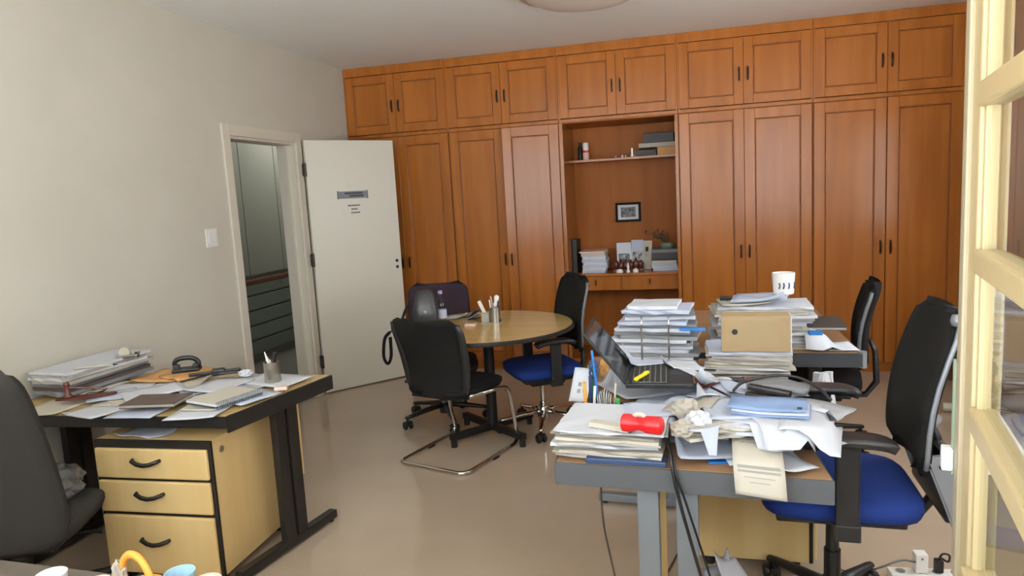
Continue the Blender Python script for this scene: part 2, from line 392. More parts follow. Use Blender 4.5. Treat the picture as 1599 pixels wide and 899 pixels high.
# ------------------------------------------------------------------ seating
def rrect(u, n=6):
    """half width factor of a rounded rectangle along 0..1"""
    a = abs(2*u-1); return max(0.0, 1-a**n)**(1/n)
def cushion(w, d, h, z, bulge=.012):
    b = MB(); n = 14; N = 12
    def ring(off, zz, k):
        out = []
        for i in range(n*4):
            a = 2*math.pi*i/(n*4); c, s = math.cos(a), math.sin(a); q = (abs(c)**5+abs(s)**5)**(-.2)
            out.append(((w/2-off)*c*q, (d/2-off)*s*q, zz))
        return out
    lv = [(.03, z-h), (.008, z-h+.008), (0, z-h*.6), (0, z-h*.3), (.012, z-.012), (.035, z-.002), (.10, z+bulge*.5), (.17, z+bulge)]
    bm = bmesh.new(); rings = [[bm.verts.new(p) for p in ring(o, zz, 0)] for o, zz in lv]
    m = n*4
    for A, B in zip(rings, rings[1:]):
        for k in range(m): bm.faces.new((A[k], A[(k+1)%m], B[(k+1)%m], B[k]))
    bm.faces.new(rings[0][::-1]); bm.faces.new(rings[-1]); bmesh.ops.recalc_face_normals(bm, faces=bm.faces)
    return b._add(bm)
def castor():
    b = MB()
    for s in (-1, 1): b.lathe([(0,0),(.026,0),(.03,.004),(.03,.014),(.026,.018),(0,.018)], 16, Matrix.Translation((s*.011+(-.018 if s < 0 else 0), 0, .03)) @ Matrix.Rotation(R(90), 4, 'Y'))
    b.box(-.013, .013, -.02, .034, .03, .058, bev=.008); b.tube([(0,.0,.05),(0,0,.085)], .008)
    return b
def star_base(t, mspoke, rad=.30, a0=0, hubz=.11, chrome=False):
    c0 = None
    for k in range(5):
        a = a0+k*2*math.pi/5
        b = MB(); e = Vector((math.cos(a), math.sin(a), 0))
        b.tube([e*.02+Vector((0,0,hubz+.01)), e*rad*.5+Vector((0,0,hubz-.005)), e*(rad-.02)+Vector((0,0,.085)), e*(rad+.012)+Vector((0,0,.08))], [.03,.024,.018,.016] if not chrome else [.024,.02,.015,.013], 8, flat=.75)
        sp = b.build('base_spoke', mspoke, t, True)
        if c0 is None: c = castor().build('castor', 'black', sp, 'auto'); c0 = c
        else: c = c0.copy(); COL.objects.link(c); c.parent = sp
        c.location = e*rad; c.rotation_euler = (0, 0, a+1.1*k)
    MB().lathe([(0,hubz-.05),(.04,hubz-.05),(.045,hubz),(.04,hubz+.04),(.03,hubz+.05),(0,hubz+.05)], 20).build('base_hub', mspoke, t, 'auto')
def back_fn(w, h, z0, y0, lean, curve, taper=0.0, n=7):
    """backrest surface: v up, u across; local chair faces +y; y0 is the lumbar depth"""
    def fn(u, v):
        v = .5-.5*math.cos(math.pi*v)
        hw = w/2*(1-taper*v)*max(.55, (1-abs(2*v-1)**n)**(1/n))
        x = (2*u-1)*hw
        y = y0 - lean*v - .05*math.sin(math.pi*min(1,v*1.1))*-1*.5 + curve*((2*u-1)**2)
        return (x, y, z0+h*v)
    return fn
def task_chair(name, label, loc, rz, seat='blue_fabric', back='mesh_black', seat_z=.47, arms=True, chrome=False, bw=.46, bh=.58, bz=.12, lean=.12,
               sw=.50, sd=.48, strips=False, a0=.3, armz=.20, group=None, plain_back=False, spoke=None, rad=.30, th=.035, taper=.08, curve=.035):
    t = thing(name, label, 'chair', loc, rz, group)
    cushion(sw, sd, .075, seat_z).build('seat', seat, t, True)
    part('seat_pan', 'black', t, (-sw/2+.05, sw/2-.05, -sd/2+.06, sd/2-.05, seat_z-.10, seat_z-.072), bev=.01)
    part('mechanism', 'dark_plastic', t, (-.07, .07, -.14, .10, seat_z-.155, seat_z-.10), bev=.015)
    b = MB(); b.tube([(.06, .03, seat_z-.125), (.22, .05, seat_z-.13), (.27, .05, seat_z-.135)], [.006,.006,.012], 8); b.build('lever', 'black', t)
    b = MB(); b.tube([(0,0,.13),(0,0,seat_z-.28)], .028, 16); b.tube([(0,0,seat_z-.30),(0,0,seat_z-.15)], .02 if chrome else .022, 14); b.build('gas_column', 'chrome' if chrome else 'black', t, 'auto')
    star_base(t, spoke or ('chrome' if chrome else 'black'), rad, a0, chrome=chrome)
    z0 = seat_z+bz; y0 = -sd/2-.01
    fn = back_fn(bw, bh, z0, y0, lean, curve, taper)
    MB().panel(fn, 12, 22, th).build('backrest', back, t, True)
    # rear spine joining the mechanism to the backrest
    b = MB(); b.tube([(0,-.08,seat_z-.13),(0,-sd/2-.02,seat_z-.12),(0,-sd/2-.075,seat_z-.04),(0,-sd/2-.065,seat_z+bz+.06),(0,fn(.5,.35)[1]-.03,fn(.5,.35)[2])], [.025,.028,.03,.026,.018], 10, flat=.6)
    b.build('back_support', 'dark_plastic', t, True)
    if strips:
        for s in (0, 1):
            pts = [Vector(fn(s, v)) for v in (.16,.25,.36,.45,.55,.66,.76,.84)]
            b = MB(); b.tube([p+Vector(((.008 if s else -.008), -.004, 0)) for p in pts], [.008 if strips == 'silver' else .01]*8, 8); st = b.build('side_strip', ('silver' if s == 0 else 'dark_plastic') if strips == 'silver' else 'grey_plastic', t, True)
            if strips == 'silver':
                if s == 0:
                  p = Vector(fn(s, .87)); MB().lathe([(0,-.02),(.018,-.016),(.022,0),(.018,.016),(0,.02)], 14, Matrix.Translation(p+Vector(((.012 if s else -.012), 0, .012)))).build('corner_cap', 'silver', st, True)
                sg = 1 if s else -1; xo = sg*(bw/2-.03)
                bp = MB(); poly = [(y0+.035, z0+.07), (y0-.03, z0+.08), (y0-.075, z0-.04), (y0-.085, z0-.15), (y0-.055, z0-.18), (y0-.02, z0-.08)]
                b2 = bmesh.new(); A = [b2.verts.new((xo-sg*.0, y, z)) for y, z in poly]; B = [b2.verts.new((xo+sg*.026, y, z)) for y, z in poly]
                b2.faces.new(A); b2.faces.new(B[::-1])
                for k in range(6): b2.faces.new((A[k], B[k], B[(k+1)%6], A[(k+1)%6]))
                bmesh.ops.recalc_face_normals(b2, faces=b2.faces); bmesh.ops.bevel(b2, geom=list(b2.edges), offset=.006, segments=2, affect='EDGES')
                bp._add(b2); br = bp.build('back_bracket', 'silver', t, 'auto')
                for yy, zz in ((y0-.01, z0+.045), (y0-.058, z0-.14)): MB().lathe([(0,0),(.008,0),(.008,.004),(0,.005)], 10, Matrix.Translation((xo+sg*.026, yy, zz)) @ Matrix.Rotation(sg*R(90), 4, 'Y')).build('screw', 'black', br)
        if strips == 'silver':
            part('lumbar_housing', 'dark_plastic', t, (-bw/2+.03, bw/2-.03, y0-.075, y0-.03, z0-.15, z0+.06), bev=.015)
    if arms:
        for s in (-1, 1):
            x = s*(sw/2+.035)
            b = MB(); b.box(x-.013, x+.013, -.035, .035, seat_z-.06, seat_z+armz-.02, bev=.008); b.box(min(x, x-s*.12), max(x, x-s*.12), -.03, .03, seat_z-.10, seat_z-.075, bev=.006); b.box(x-.016, x+.016, -.038, .038, seat_z-.105, seat_z-.05, bev=.006)
            ap = b.build('arm_post', 'dark_plastic', t)
            b = MB(); b.panel(lambda u, v: (x+(2*u-1)*.042*rrect(.04+.92*v, 4), -.13+.26*v, seat_z+armz-.008-.02*(2*v-1)**4), 6, 12, .026).build('arm_pad', 'dark_plastic', ap, True)
    return t

# right-hand desk chair (faces the desk, -x)
task_chair('office_chair', 'blue swivel chair with black mesh back and silver side strips at grey desk', (3.49, -3.475, 0), R(88), seat_z=.545, bh=.50, bw=.46, bz=.08, lean=.09, strips='silver', armz=.228, a0=-.59, sw=.50, sd=.50)
task_chair('office_chair', 'blue swivel chair with chrome star base pulled up to the round table', (2.05, -1.53, 0), R(122), seat_z=.46, chrome=True, strips='grey', bh=.47, bz=.08, lean=.06, a0=.2, armz=.19, sw=.48, sd=.46)
task_chair('office_chair', 'dark purple padded swivel chair behind the round table near the open door', (1.31, -1.43, 0), R(200), seat='purple_fabric', back='purple_fabric', seat_z=.45, arms=False, bh=.40, bz=.09, a0=.5, bw=.47, th=.05, taper=.05, curve=.008)
task_chair('office_chair', 'slim black swivel chair at the back desk in front of the tall wardrobe doors', (3.72, -1.72, 0), R(80), seat='black_fabric', back='black_fabric', seat_z=.45, arms=True, armz=.17, bh=.44, bz=.08, strips='grey', th=.05, lean=.06)
task_chair('office_chair', 'charcoal fabric swivel chair drawn up to the black-edged desk with drawers', (.49, -3.975, 0), R(23), seat='grey_fabric', back='grey_fabric', seat_z=.45, arms=False, bh=.68, bz=-.05, bw=.58, th=.06, lean=.12, taper=.16, a0=.7)

# cantilever visitor chair
cf = Vector((.173, .553)).normalized()
t = thing('cantilever_chair', 'black cantilever visitor chair on a chrome sled frame beside the round table', 'chair', (1.625, -2.05, 0), math.atan2(-cf.x, cf.y))
def fil(pts, r=.06, n=5):
    out = [Vector(pts[0])]
    for a, b_, c in zip(pts, pts[1:], pts[2:]):
        a, b_, c = Vector(a), Vector(b_), Vector(c); p = b_+(a-b_).normalized()*min(r,(a-b_).length*.45); q = b_+(c-b_).normalized()*min(r,(c-b_).length*.45)
        for k in range(n+1):
            s = k/n; out.append(p*(1-s)**2+b_*2*s*(1-s)+q*s*s)
    out.append(Vector(pts[-1])); return out
b = MB(); w = .245
b.tube(fil([(-w+.03,-.17,.43),(-w,.20,.40),(-w,.29,.013),(-w,-.30,.013),(w,-.30,.013),(w,.29,.013),(w,.20,.40),(w-.03,-.17,.43)], .07), .0125, 10)
b.build('sled_frame', 'chrome', t, True)
for x in (-w, w):
    MB().box(x-.016, x+.016, -.02, .04, .0, .012, bev=.003).build('floor_glide', 'black', t)
cushion(.47, .46, .06, .475).build('seat', 'black_fabric', t, True)
part('seat_shell', 'black', t, (-.19, .19, -.2, .2, .40, .418), bev=.006)
def cb(u, v):
    v = .5-.5*math.cos(math.pi*v)
    hw = .235*(.84+.20*v)*max(.6,(max(0,1-abs(2*v-1)**9))**(1/9))
    return ((2*u-1)*hw, -.225-.10*v+.05*(2*u-1)**2+.03*math.sin(math.pi*v), .415+.47*v)
MB().panel(cb, 12, 22, .024).build('backrest', 'mesh_black', t, True)
for s in (0, 1):
    b = MB(); b.tube([Vector(cb(s, v))+Vector(((1 if s else -1)*.004, -.004, 0)) for v in (.14,.25,.37,.5,.63,.75,.86)], [.014,.018,.02,.02,.018,.016,.012], 8, flat=1.4); b.build('back_frame', 'dark_plastic', t, True)

# ------------------------------------------------------------------ round table
TC = Vector((1.74, -1.71, 0))
t = thing('round_table', 'round meeting table with pale wood top and black star foot', 'table', TC)
MB().lathe([(0,.712),(.555,.712),(.558,.716),(.558,.736),(.554,.74),(0,.74)], 64).build('tabletop', 'birch_top', t, 'auto')
MB().lathe([(.5585,.713),(.565,.715),(.566,.726),(.565,.737),(.5585,.739)], 64).build('edge_band', 'black_edge', t, 'auto')
MB().lathe([(0,.70),(.16,.70),(.16,.712),(0,.712)], 24).build('mounting_plate', 'black', t)
MB().lathe([(0,.06),(.034,.06),(.034,.70),(0,.70)], 20).build('pedestal', 'black', t, 'auto')
for k in range(4):
    a = R(52)+k*math.pi/2; e = Vector((math.cos(a), math.sin(a), 0))
    b = MB(); b.box(0, .33, -.022, .022, .045, .085, bev=.006, M=rotz(a)); ft = b.build('foot', 'black', t)
    MB().lathe([(0,0),(.02,0),(.02,.05),(0,.05)], 14, Matrix.Translation(e*.31)).build('glide', 'black', ft)

# ------------------------------------------------------------------ desks
def quad_in(q, d):
    c = sum((Vector(p) for p in q), Vector((0,0)))/4
    return [tuple(Vector(p)+(c-Vector(p)).normalized()*d) for p in q]
def desk(name, label, q, top, band, leg, ends, zt=.74, ap=.07, apf=None, tight=False):
    """q: near-left, near-right, far-right, far-left corners"""
    t = thing(name, label, 'desk', (q[0][0], q[0][1], 0)); o = Vector(q[0])
    p = [tuple(Vector(v)-o) for v in q]; pi_ = quad_in(p, .012)
    MB().prism(pi_, zt-.022, zt).build('desktop', top, t)
    for a, b_ in zip(range(4), (1, 2, 3, 0)):
        b2 = bmesh.new()
        poly = [p[a], p[b_], pi_[b_], pi_[a]]
        MB().prism(poly, zt-(apf if apf and a == 0 else ap), zt-.001, bev=.002).build('edge_rail', band, t)
    for e in ends:
        A, B = (Vector(p[0]), Vector(p[1])) if e == 'near' else (Vector(p[3]), Vector(p[2])) if e == 'far' else (Vector(p[1]), Vector(p[2])) if e == 'right' else (Vector(p[0]), Vector(p[3]))
        C_ = sum((Vector(v) for v in p), Vector((0,0)))/4
        dr = (B-A).normalized(); L = (B-A).length; nn = (C_-(A+B)/2); nn = (nn-dr*nn.dot(dr)).normalized()
        M = Matrix(((dr.x, nn.x, 0, A.x), (dr.y, nn.y, 0, A.y), (0, 0, 1, 0), (0, 0, 0, 1)))
        f = MB(); f.box(.02, L-.02, .03, .075, 0.012, .052, bev=.006, M=M); ft = f.build('foot_bar', leg, t)
        for s in (.05, L-.05): MB().lathe([(0,0),(.016,0),(.016,.012),(0,.012)], 12, M @ Matrix.Translation((s, .052, 0))).build('glide', 'black', ft)
        m = L*(.42 if e in ('near', 'far') else .53)
        if e in ('near', 'far'): m = L*.42
        for s in ((m-.045, m+.035) if tight else (m-.075, m+.04)):
            f = MB(); f.box(s-.032+.02, s+.032+.02, .035, .07, .05, zt-.03, bev=.004, M=M); f.build('leg_column', leg, t)
        f = MB(); f.box(.05, L-.05, .03, .075, zt-.066, zt-.024, M=M); f.build('top_bar', leg, t)
    return t
LQ = [(.03, -3.71), (1.206, -3.637), (1.318, -2.975), (.03, -2.975)]
dk = desk('office_desk', 'pale wood desk with black edges and black double legs against the plain wall', LQ, 'birch_top', 'black_edge', 'black_edge', ('left', 'right'), apf=.05, tight=True)
MB().box(.10, 1.12, .66, .678, .25, .67).build('modesty_panel', 'birch', dk)
n0 = Vector((2.61, -3.97)); e1 = Vector((.9976, -.0685)); e2 = Vector((-.0509, .9987))
def dp(a, b_): v = n0+e1*a+e2*b_; return (v.x, v.y)
RQ = [dp(0,0), dp(.788,0), dp(.788,1.40), dp(0,1.40)]
dk = desk('office_desk', 'grey-edged desk heaped with papers, double grey legs at its end', RQ, 'desk_brown', 'apron_grey', 'grey_metal', ('near', 'far'))
MB().box(.315, .333, .12, 1.30, .28, .672, M=rotz(R(3))).build('modesty_panel', 'birch', dk)
BQ = [(3.02, -2.49), (3.80, -2.50), (3.80, -1.25), (3.02, -1.25)]
dk = desk('office_desk', 'dark grey desk behind the file stacks with white mug and black folder', BQ, 'desk_brown', 'dark_metal', 'dark_metal', ('near', 'far'))
MB().lathe([(0,0),(.02,0),(.02,.078),(0,.078)], 16, Matrix.Translation((.78, .01, .667))).build('corner_cap', 'grey_metal', dk, 'auto')

def pedestal(label, loc, rz, w, d, h):
    """drawers face -y; origin at the front left corner"""
    t = thing('drawer_pedestal', label, 'drawer unit', loc, rz)
    part('body', 'birch', t, (0, .016, .03, d, .05, h-.02), (w-.016, w, .03, d, .05, h-.02), (.016, w-.016, d-.016, d, .05, h-.02), (.016, w-.016, .03, d-.016, .05, .066), bev=.002)
    part('top_panel', 'birch', t, (-.003, w+.003, .02, d+.003, h-.02, h), bev=.003)
    part('front_edge', 'black_edge', t, (-.004, w+.004, .018, .032, .05, h+.001), bev=.002)
    for x in (.05, w-.05):
        for y in (.08, d-.06): MB().lathe([(0,0),(.022,0),(.022,.05),(0,.05)], 12, Matrix.Translation((x, y, 0))).build('caster', 'black', t)
    hh = h-.05; zs = [(.055, .055+hh*.44), (.055+hh*.465, .055+hh*.70), (.055+hh*.72, h-.03)]
    for z0, z1 in zs[::-1]:
        dr = MB().box(.008, w-.008, 0, .018, z0, z1, bev=.008).build('drawer', 'birch', t)
        zc = z0+(z1-z0)*.58; xc = w*.47
        b = MB(); b.tube([(xc-.065,0,zc+.008),(xc-.06,-.014,zc+.006),(xc-.03,-.022,zc-.004),(xc,-.024,zc-.008),(xc+.03,-.022,zc-.004),(xc+.06,-.014,zc+.006),(xc+.065,0,zc+.008)], [.007,.009,.009,.009,.009,.009,.007], 8); b.build('handle', 'black', dr, True)
    lk = MB(); lk.lathe([(0,0),(.014,0),(.014,.004),(.009,.006),(0,.006)], 16, Matrix.Translation((w, .09, h-.055)) @ Matrix.Rotation(R(90), 4, 'Y')); lk.build('lock', 'steel', t)
    return t
pedestal('birch three-drawer pedestal with curved black handles under the black-edged desk', (.575, -3.69, 0), R(2.5), .545, .60, .635)
pedestal('birch drawer pedestal under the grey-edged desk beside the blue seat', (3.49, -3.19, 0), R(90), .42, .47, .61)

# ------------------------------------------------------------------ open casement window
ta = R(11.3); tv = Vector((math.sin(ta), math.cos(ta), 0)); nv = Vector((tv.y, -tv.x, 0))
w0 = CAM+nv*.16+tv*.52; w0.z = 0
wn = bpy.data.objects.new('window_1', None); COL.objects.link(wn); struct(wn); place(wn, w0, math.atan2(tv.y, tv.x))
zr = [1.03+.205*k for k in range(7)]
st = part('stile', 'cream', wn, (.523, .595, -.02, .013, .975, 2.285), bev=.004)
part('astragal', 'cream_dull', st, (.578, .612, -.02, .019, .975, 2.285), bev=.003)
part('bead', 'cream', st, (.512, .523, -.008, .008, 1.03, 2.26), bev=.002)
part('gasket', 'rubber_green', st, (.613, .622, -.004, .022, 1.12, 1.29), bev=.002)
part('latch', 'ceramic_white', st, (.613, .63, .008, .034, 1.125, 1.16), bev=.003)
part('stile', 'cream', wn, (.0, .07, -.02, .02, .975, 2.285), bev=.004)
part('rail', 'cream', wn, (.07, .523, -.02, .02, .975, 1.03), bev=.004)
for z in zr[1:-1]:
    rl = part('rail', 'cream', wn, (.07, .523, -.016, .016, z-.015, z+.015), bev=.004)
part('rail', 'cream', wn, (.07, .523, -.02, .02, 2.26, 2.285), bev=.004)
for k in range(6): part('pane', 'pane_glass', wn, (.068, .525, -.002, .002, zr[k]+(.013 if k else -.002), zr[k+1]-.013))
for x0, x1, z0, z1 in WIN:
    struct(part('trim_2' if x0 < 2 else 'trim_3', 'cream', None, (x0, x0+.02, YN-.12, YN-.04, z0, z1), (x1-.02, x1, YN-.12, YN-.04, z0, z1), (x0+.02, x1-.02, YN-.12, YN-.04, z1-.02, z1), (x0+.02, x1-.02, YN-.12, YN-.04, z0, z0+.01)))

# ------------------------------------------------------------------ paper helpers
def wav(seed):
    r = random.Random(seed); k = [(r.uniform(-1,1), r.uniform(-1,1), r.uniform(0,6.28)) for _ in range(3)]
    def f(x, y): return sum(math.sin(a*9*x+b_*9*y+c) for a, b_, c in k)/6+.5
    return f
def sheet(label, x, y, z, rz=0, w=.21, h=.297, m='paper', curl=.008, seed=None, name='paper_sheet', cat='paper', group=None, t=.0012, tiltx=0, tilty=0, lines=0, parent=None):
    seed = seed if seed is not None else random.random(); f = wav(seed)
    cs = random.Random(str(seed)+'c').choice((0, 1, 2, 3))
    def fn(u, v):
        c = [(u, v), (1-u, v), (u, 1-v), (1-u, 1-v)][cs]
        lift = curl*1.6*max(0, c[0]+c[1]-1.35)**2*3
        return ((u-.5)*w, (v-.5)*h, t/2+curl*f((u-.5)*w*6, (v-.5)*h*6)+lift+tiltx*(v-.0)*h+tilty*u*w)
    o = MB().panel(fn, 6, 8, t).build(name, m, parent, True); place(o, (x, y, z), rz)
    if parent is None: tag(o, label, cat, group)
    if lines:
        b = MB(); r = random.Random(str(seed)+'l')
        for k in range(lines):
            v0 = .12+.76*k/lines; u1 = r.uniform(.55, .86)
            b.panel(lambda u, v: tuple(Vector(fn(.14+(u1-.14)*u, v0+.014*v))+Vector((0, 0, t*.75))), 5, 1, .0004)
        b.build('print', 'ink_soft', o)
    return o
def bundle(mb, w, h, t, seed, am=.006):
    f = wav(seed)
    b = bmesh.new(); nx, ny = 6, 5; T = []; B = []
    r = random.Random(seed)
    for j in range(ny+1):
        a, c = [], []
        for i in range(nx+1):
            u, v = i/nx-.5, j/ny-.5; e = am*.7*(r.uniform(-1,1) if i in (0,nx) or j in (0,ny) else 0)
            zz = am*(f(u*w*5, v*h*5))
            a.append(b.verts.new((u*w+e, v*h+e, zz+t))); c.append(b.verts.new((u*w+e*.5, v*h-e, zz*.75)))
        T.append(a); B.append(c)
    for j in range(ny):
        for i in range(nx):
            b.faces.new((T[j][i],T[j][i+1],T[j+1][i+1],T[j+1][i])); b.faces.new((B[j][i],B[j+1][i],B[j+1][i+1],B[j][i+1]))
    for j in range(ny):
        b.faces.new((T[j][0],T[j+1][0],B[j+1][0],B[j][0])); b.faces.new((T[j][nx],B[j][nx],B[j+1][nx],T[j+1][nx]))
    for i in range(nx):
        b.faces.new((T[0][i],B[0][i],B[0][i+1],T[0][i+1])); b.faces.new((T[ny][i],T[ny][i+1],B[ny][i+1],B[ny][i]))
    bmesh.ops.recalc_face_normals(b, faces=b.faces); return mb._add(b)
def stack(name, label, x, y, z, rz, w, h, layers, seed=1, jit=.012, ang=3, cat='paper stack', am=.004, group=None):
    """layers: list of (thickness, material, part name)"""
    t = thing(name, label, cat, (x, y, z), rz, group); zz = 0; r = random.Random(seed)
    for k, L in enumerate(layers):
        th, m, pn = L[:3]; sw, sh = (L[3], L[4]) if len(L) > 3 else (1, 1)
        o = bundle(MB(), w*sw*r.uniform(.93, 1.0), h*sh*r.uniform(.93, 1.0), th, seed*31+k, am).build(pn, m, t)
        place(o, (r.uniform(-jit, jit), r.uniform(-jit, jit), zz), R(r.uniform(-ang, ang))); zz += th+am*.3
    t['top'] = zz; return t
def crumple(label, x, y, z, r, m='paper', seed=1, sq=.7, name='crumpled_paper', cat='paper', group=None, parent=None):
    b = bmesh.new(); bmesh.ops.create_icosphere(b, subdivisions=3, radius=r); rr = random.Random(seed)
    for v in b.verts: v.co *= rr.uniform(.74, 1.12); v.co.z = max(-r*.62, v.co.z)*sq
    mz = min(v.co.z for v in b.verts)
    for v in b.verts: v.co.z -= mz
    mb = MB(); mb._add(b); o = mb.build(name, m, parent); place(o, (x, y, z), rr.uniform(0, 6))
    if parent is None: tag(o, label, cat, group)
    return o
PB = 'paper_bundle'

# ------------------------------------------------------------------ things in the niche
def P(x, y, z): return Vector((x, y, z))
t = thing('spray_can', 'white and red spray can on the upper niche shelf', 'spray can', (2.13, .42, 1.842))
MB().lathe([(0,0),(.027,0),(.028,.004),(.028,.085),(0,.085)], 20).build('can_body', 'pinkish', t, 'auto')
MB().lathe([(.0285,.07),(.029,.075),(.029,.088),(.0285,.09)], 20).build('red_band', 'red', t)
MB().lathe([(0,.086),(.026,.086),(.027,.09),(.027,.15),(.022,.158),(0,.16)], 20).build('cap', 'ceramic_white', t, 'auto')
t = thing('dark_bottle', 'dark slim bottle beside the white spray can on the niche shelf', 'bottle', (2.075, .45, 1.842))
MB().lathe([(0,0),(.022,0),(.022,.11),(.01,.13),(.01,.15),(0,.15)], 16).build('body', 'black', t, 'auto'); MB().lathe([(0,.148),(.012,.148),(.012,.165),(0,.165)], 14).build('cap', 'dark_plastic', t)
for k, (x, m) in enumerate(((2.40, 'ink_soft'), (2.46, 'ceramic_white'), (2.49, 'steel'), (2.535, 'ink_soft'), (2.57, 'ceramic_white'))):
    b = MB(); b.lathe([(0,0),(.011,0),(.012,.006),(.008,.016),(.011,.022),(0,.026)], 12); tag(place(b.build('trinket', m, None, True), (x, .38, 1.842)), ['tiny grey knick-knack nearest the spray can on the niche shelf', 'tiny white knick-knack beside a metal one on the shelf', 'tiny metal knick-knack between white and grey ones', 'tiny grey knick-knack beyond the metal one on the shelf', 'tiny white knick-knack beside the small dark box'][k], 'ornament', 'knick-knacks on the niche shelf')
tag(place(MB().box(-.09, .09, -.1, .1, 0, .05, bev=.002).build('dark_box', 'folder_dark'), (2.67, .40, 1.842)), 'small dark flat box under the cream binder on the niche shelf', 'box')
tag(place(MB().box(-.075, .075, -.12, .12, 0, .07, bev=.002).build('cardboard_box', 'kraft'), (2.845, .42, 1.842)), 'small brown cardboard box at the end of the niche shelf', 'box')
t = thing('binder', 'cream flat binder lying across the boxes on the niche shelf', 'binder', (2.76, .40, 1.914), R(2))
part('cover', 'paper_warm', t, (-.155, .155, -.12, .12, 0, .004), (-.155, .155, -.12, .12, .03, .034)); part('pages', 'paper_old', t, (-.15, .155, -.115, .118, .004, .03))
tag(place(MB().box(-.13, .13, -.1, .1, 0, .085, bev=.004).build('document_case', 'folder_dark'), (2.785, .42, 1.95), R(-3)), 'black document case on top of the cream binder', 'case')
tag(place(MB().box(-.008, .008, -.03, .03, 0, .075, bev=.003).build('white_tag', 'ceramic_white'), (2.555, .31, 1.842)), 'upright white tag beside the dark flat box on the niche shelf', 'tag')
# framed picture
t = thing('picture_frame', 'small dark framed black and white picture hung inside the niche', 'picture', (2.48, .578, 1.355))
part('frame', 'frame_black', t, (-.115, .115, -.02, 0, -.088, -.068), (-.115, .115, -.02, 0, .068, .088), (-.115, -.095, -.02, 0, -.068, .068), (.095, .115, -.02, 0, -.068, .068))
part('mount', 'paper', t, (-.095, .095, -.008, 0, -.068, .068)); part('print', 'photo_grey', t, (-.068, .068, -.0095, -.008, -.045, .045))
ZL = .84
t = thing('folder', 'tall black lever folders standing at the side of the niche ledge', 'folder', (2.03, .36, ZL), 0)
part('cover', 'black', t, (-.03, -.026, -.12, .12, 0, .30)); part('cover', 'black', t, (.004, .008, -.12, .12, 0, .30)); part('spine', 'dark_plastic', t, (-.03, .008, -.124, -.12, 0, .30)); part('pages', 'paper_old', t, (-.026, .004, -.115, .11, .004, .285))
stack('paper_stack', 'stack of papers topped by a pinkish folder on the niche ledge', 2.19, .33, ZL, R(1), .22, .30, [(.022,'paper_cool',PB),(.02,'paper',PB),(.026,'paper_cool',PB),(.02,'paper',PB),(.024,'paper_cool',PB),(.03,'paper',PB),(.03,'paper_warm','folder'),(.012,'pinkish','folder')], 3)
stack('paper_stack', 'stack of white papers beneath a dark grey box on the niche ledge', 2.81, .36, ZL, R(-2), .22, .29, [(.022,'paper_cool',PB),(.02,'paper',PB),(.022,'paper_cool',PB),(.02,'paper_warm',PB)], 5)
t = thing('storage_box', 'dark grey lidded box on the paper stack in the niche', 'box', (2.815, .37, ZL+.097))
part('body', 'folder_dark', t, (-.115, .108, -.13, .13, 0, .075), bev=.002); part('lid', 'grey_plastic', t, (-.118, .110, -.133, .133, .06, .09), bev=.002)
t = thing('dried_plant', 'dry brown twig arrangement in a green glass bowl on the grey box', 'plant', (2.83, .39, ZL+.187))
MB().lathe([(0,0),(.05,0),(.062,.02),(.058,.045),(.05,.05),(.046,.045),(0,.01)], 20).build('bowl', 'rubber_green', t, 'auto')
rr = random.Random(5)
for k in range(9):
    a = rr.uniform(2.2, 4.4) if k < 7 else rr.uniform(0, 6); L = rr.uniform(.12, .24); e = Vector((math.cos(a), math.sin(a)*.5, 0))
    if e.x > 0: e.x *= .2
    pts = [Vector((0,0,.02))+e*L*s*(.4+.6*s)+Vector((0,0,L*.75*s*(1.25-.5*s))) for s in (0,.25,.5,.75,1)]
    b = MB(); b.tube(pts, [.003,.003,.0025,.002,.001], 6); tw = b.build('twig', 'plant_dry', t)
    for q in (2, 3, 4):
        c = pts[q]; b2 = MB(); dx = rr.uniform(-.03,.03); b2.panel(lambda u, v: (c.x+(u-.5)*.02*math.sin(math.pi*min(max(v,.05),.95))+dx*v, c.y-.02*v, c.z+.035*v), 2, 4, .001); b2.build('leaf', 'plant_dry', tw)
for lab, x, y, rz, w, h, m, ln in (('tall white photo card propped up behind the dark shadow lumps on the ledge', 2.45, .36, R(8), .13, .25, 'paper', 'photo_grey'), ('greyish photo card leaning beside the white card on the ledge', 2.56, .37, R(-6), .11, .27, 'paper_cool', 'photo_warm'), ('yellowed card with a dark emblem standing beside the photo cards', 2.64, .37, R(-14), .09, .26, 'paper_warm', None)):
    t = thing('photo_card', lab, 'card', (x, y, ZL+.002), rz); M = Matrix.Rotation(R(-13), 4, 'X')
    MB().box(-w/2, w/2, 0, .002, 0, h, M=M).build('card', m, t)
    if ln: MB().box(-w*.38, w*.38, -.0006, 0, h*.08, h*.6, M=M).build('print', ln, t)
    else: MB().box(-.014, .014, -.0006, 0, h*.62, h*.78, M=M).build('emblem', 'bronze', t)
    MB().box(-.01, .01, 0, .002, 0, h*.6, M=Matrix.Translation((0,.07,0)) @ Matrix.Rotation(R(22), 4, 'X')).build('stand', m, t)
t = thing('shadow_lumps', 'dark brown lumps standing in for shadow in front of the photo cards', 'ornament', (2.49, .285, ZL))  # dark shapes modelled where only shadow lies on the ledge
part('base', 'mahogany', t, (-.13, .13, -.03, .03, 0, .02), bev=.004)
rr = random.Random(9)
for k in range(6):
    x = -.11+k*.044; b = MB(); b.lathe([(0,.018),(.028,.02),(.022,.045),(.03,.07*rr.uniform(.8,1.1)),(.014,.10*rr.uniform(.8,1.2)),(0,.115*rr.uniform(.8,1.2))], 8, Matrix.Translation((x, 0, 0))); b.build('shadow_lump', 'mahogany', t, True)
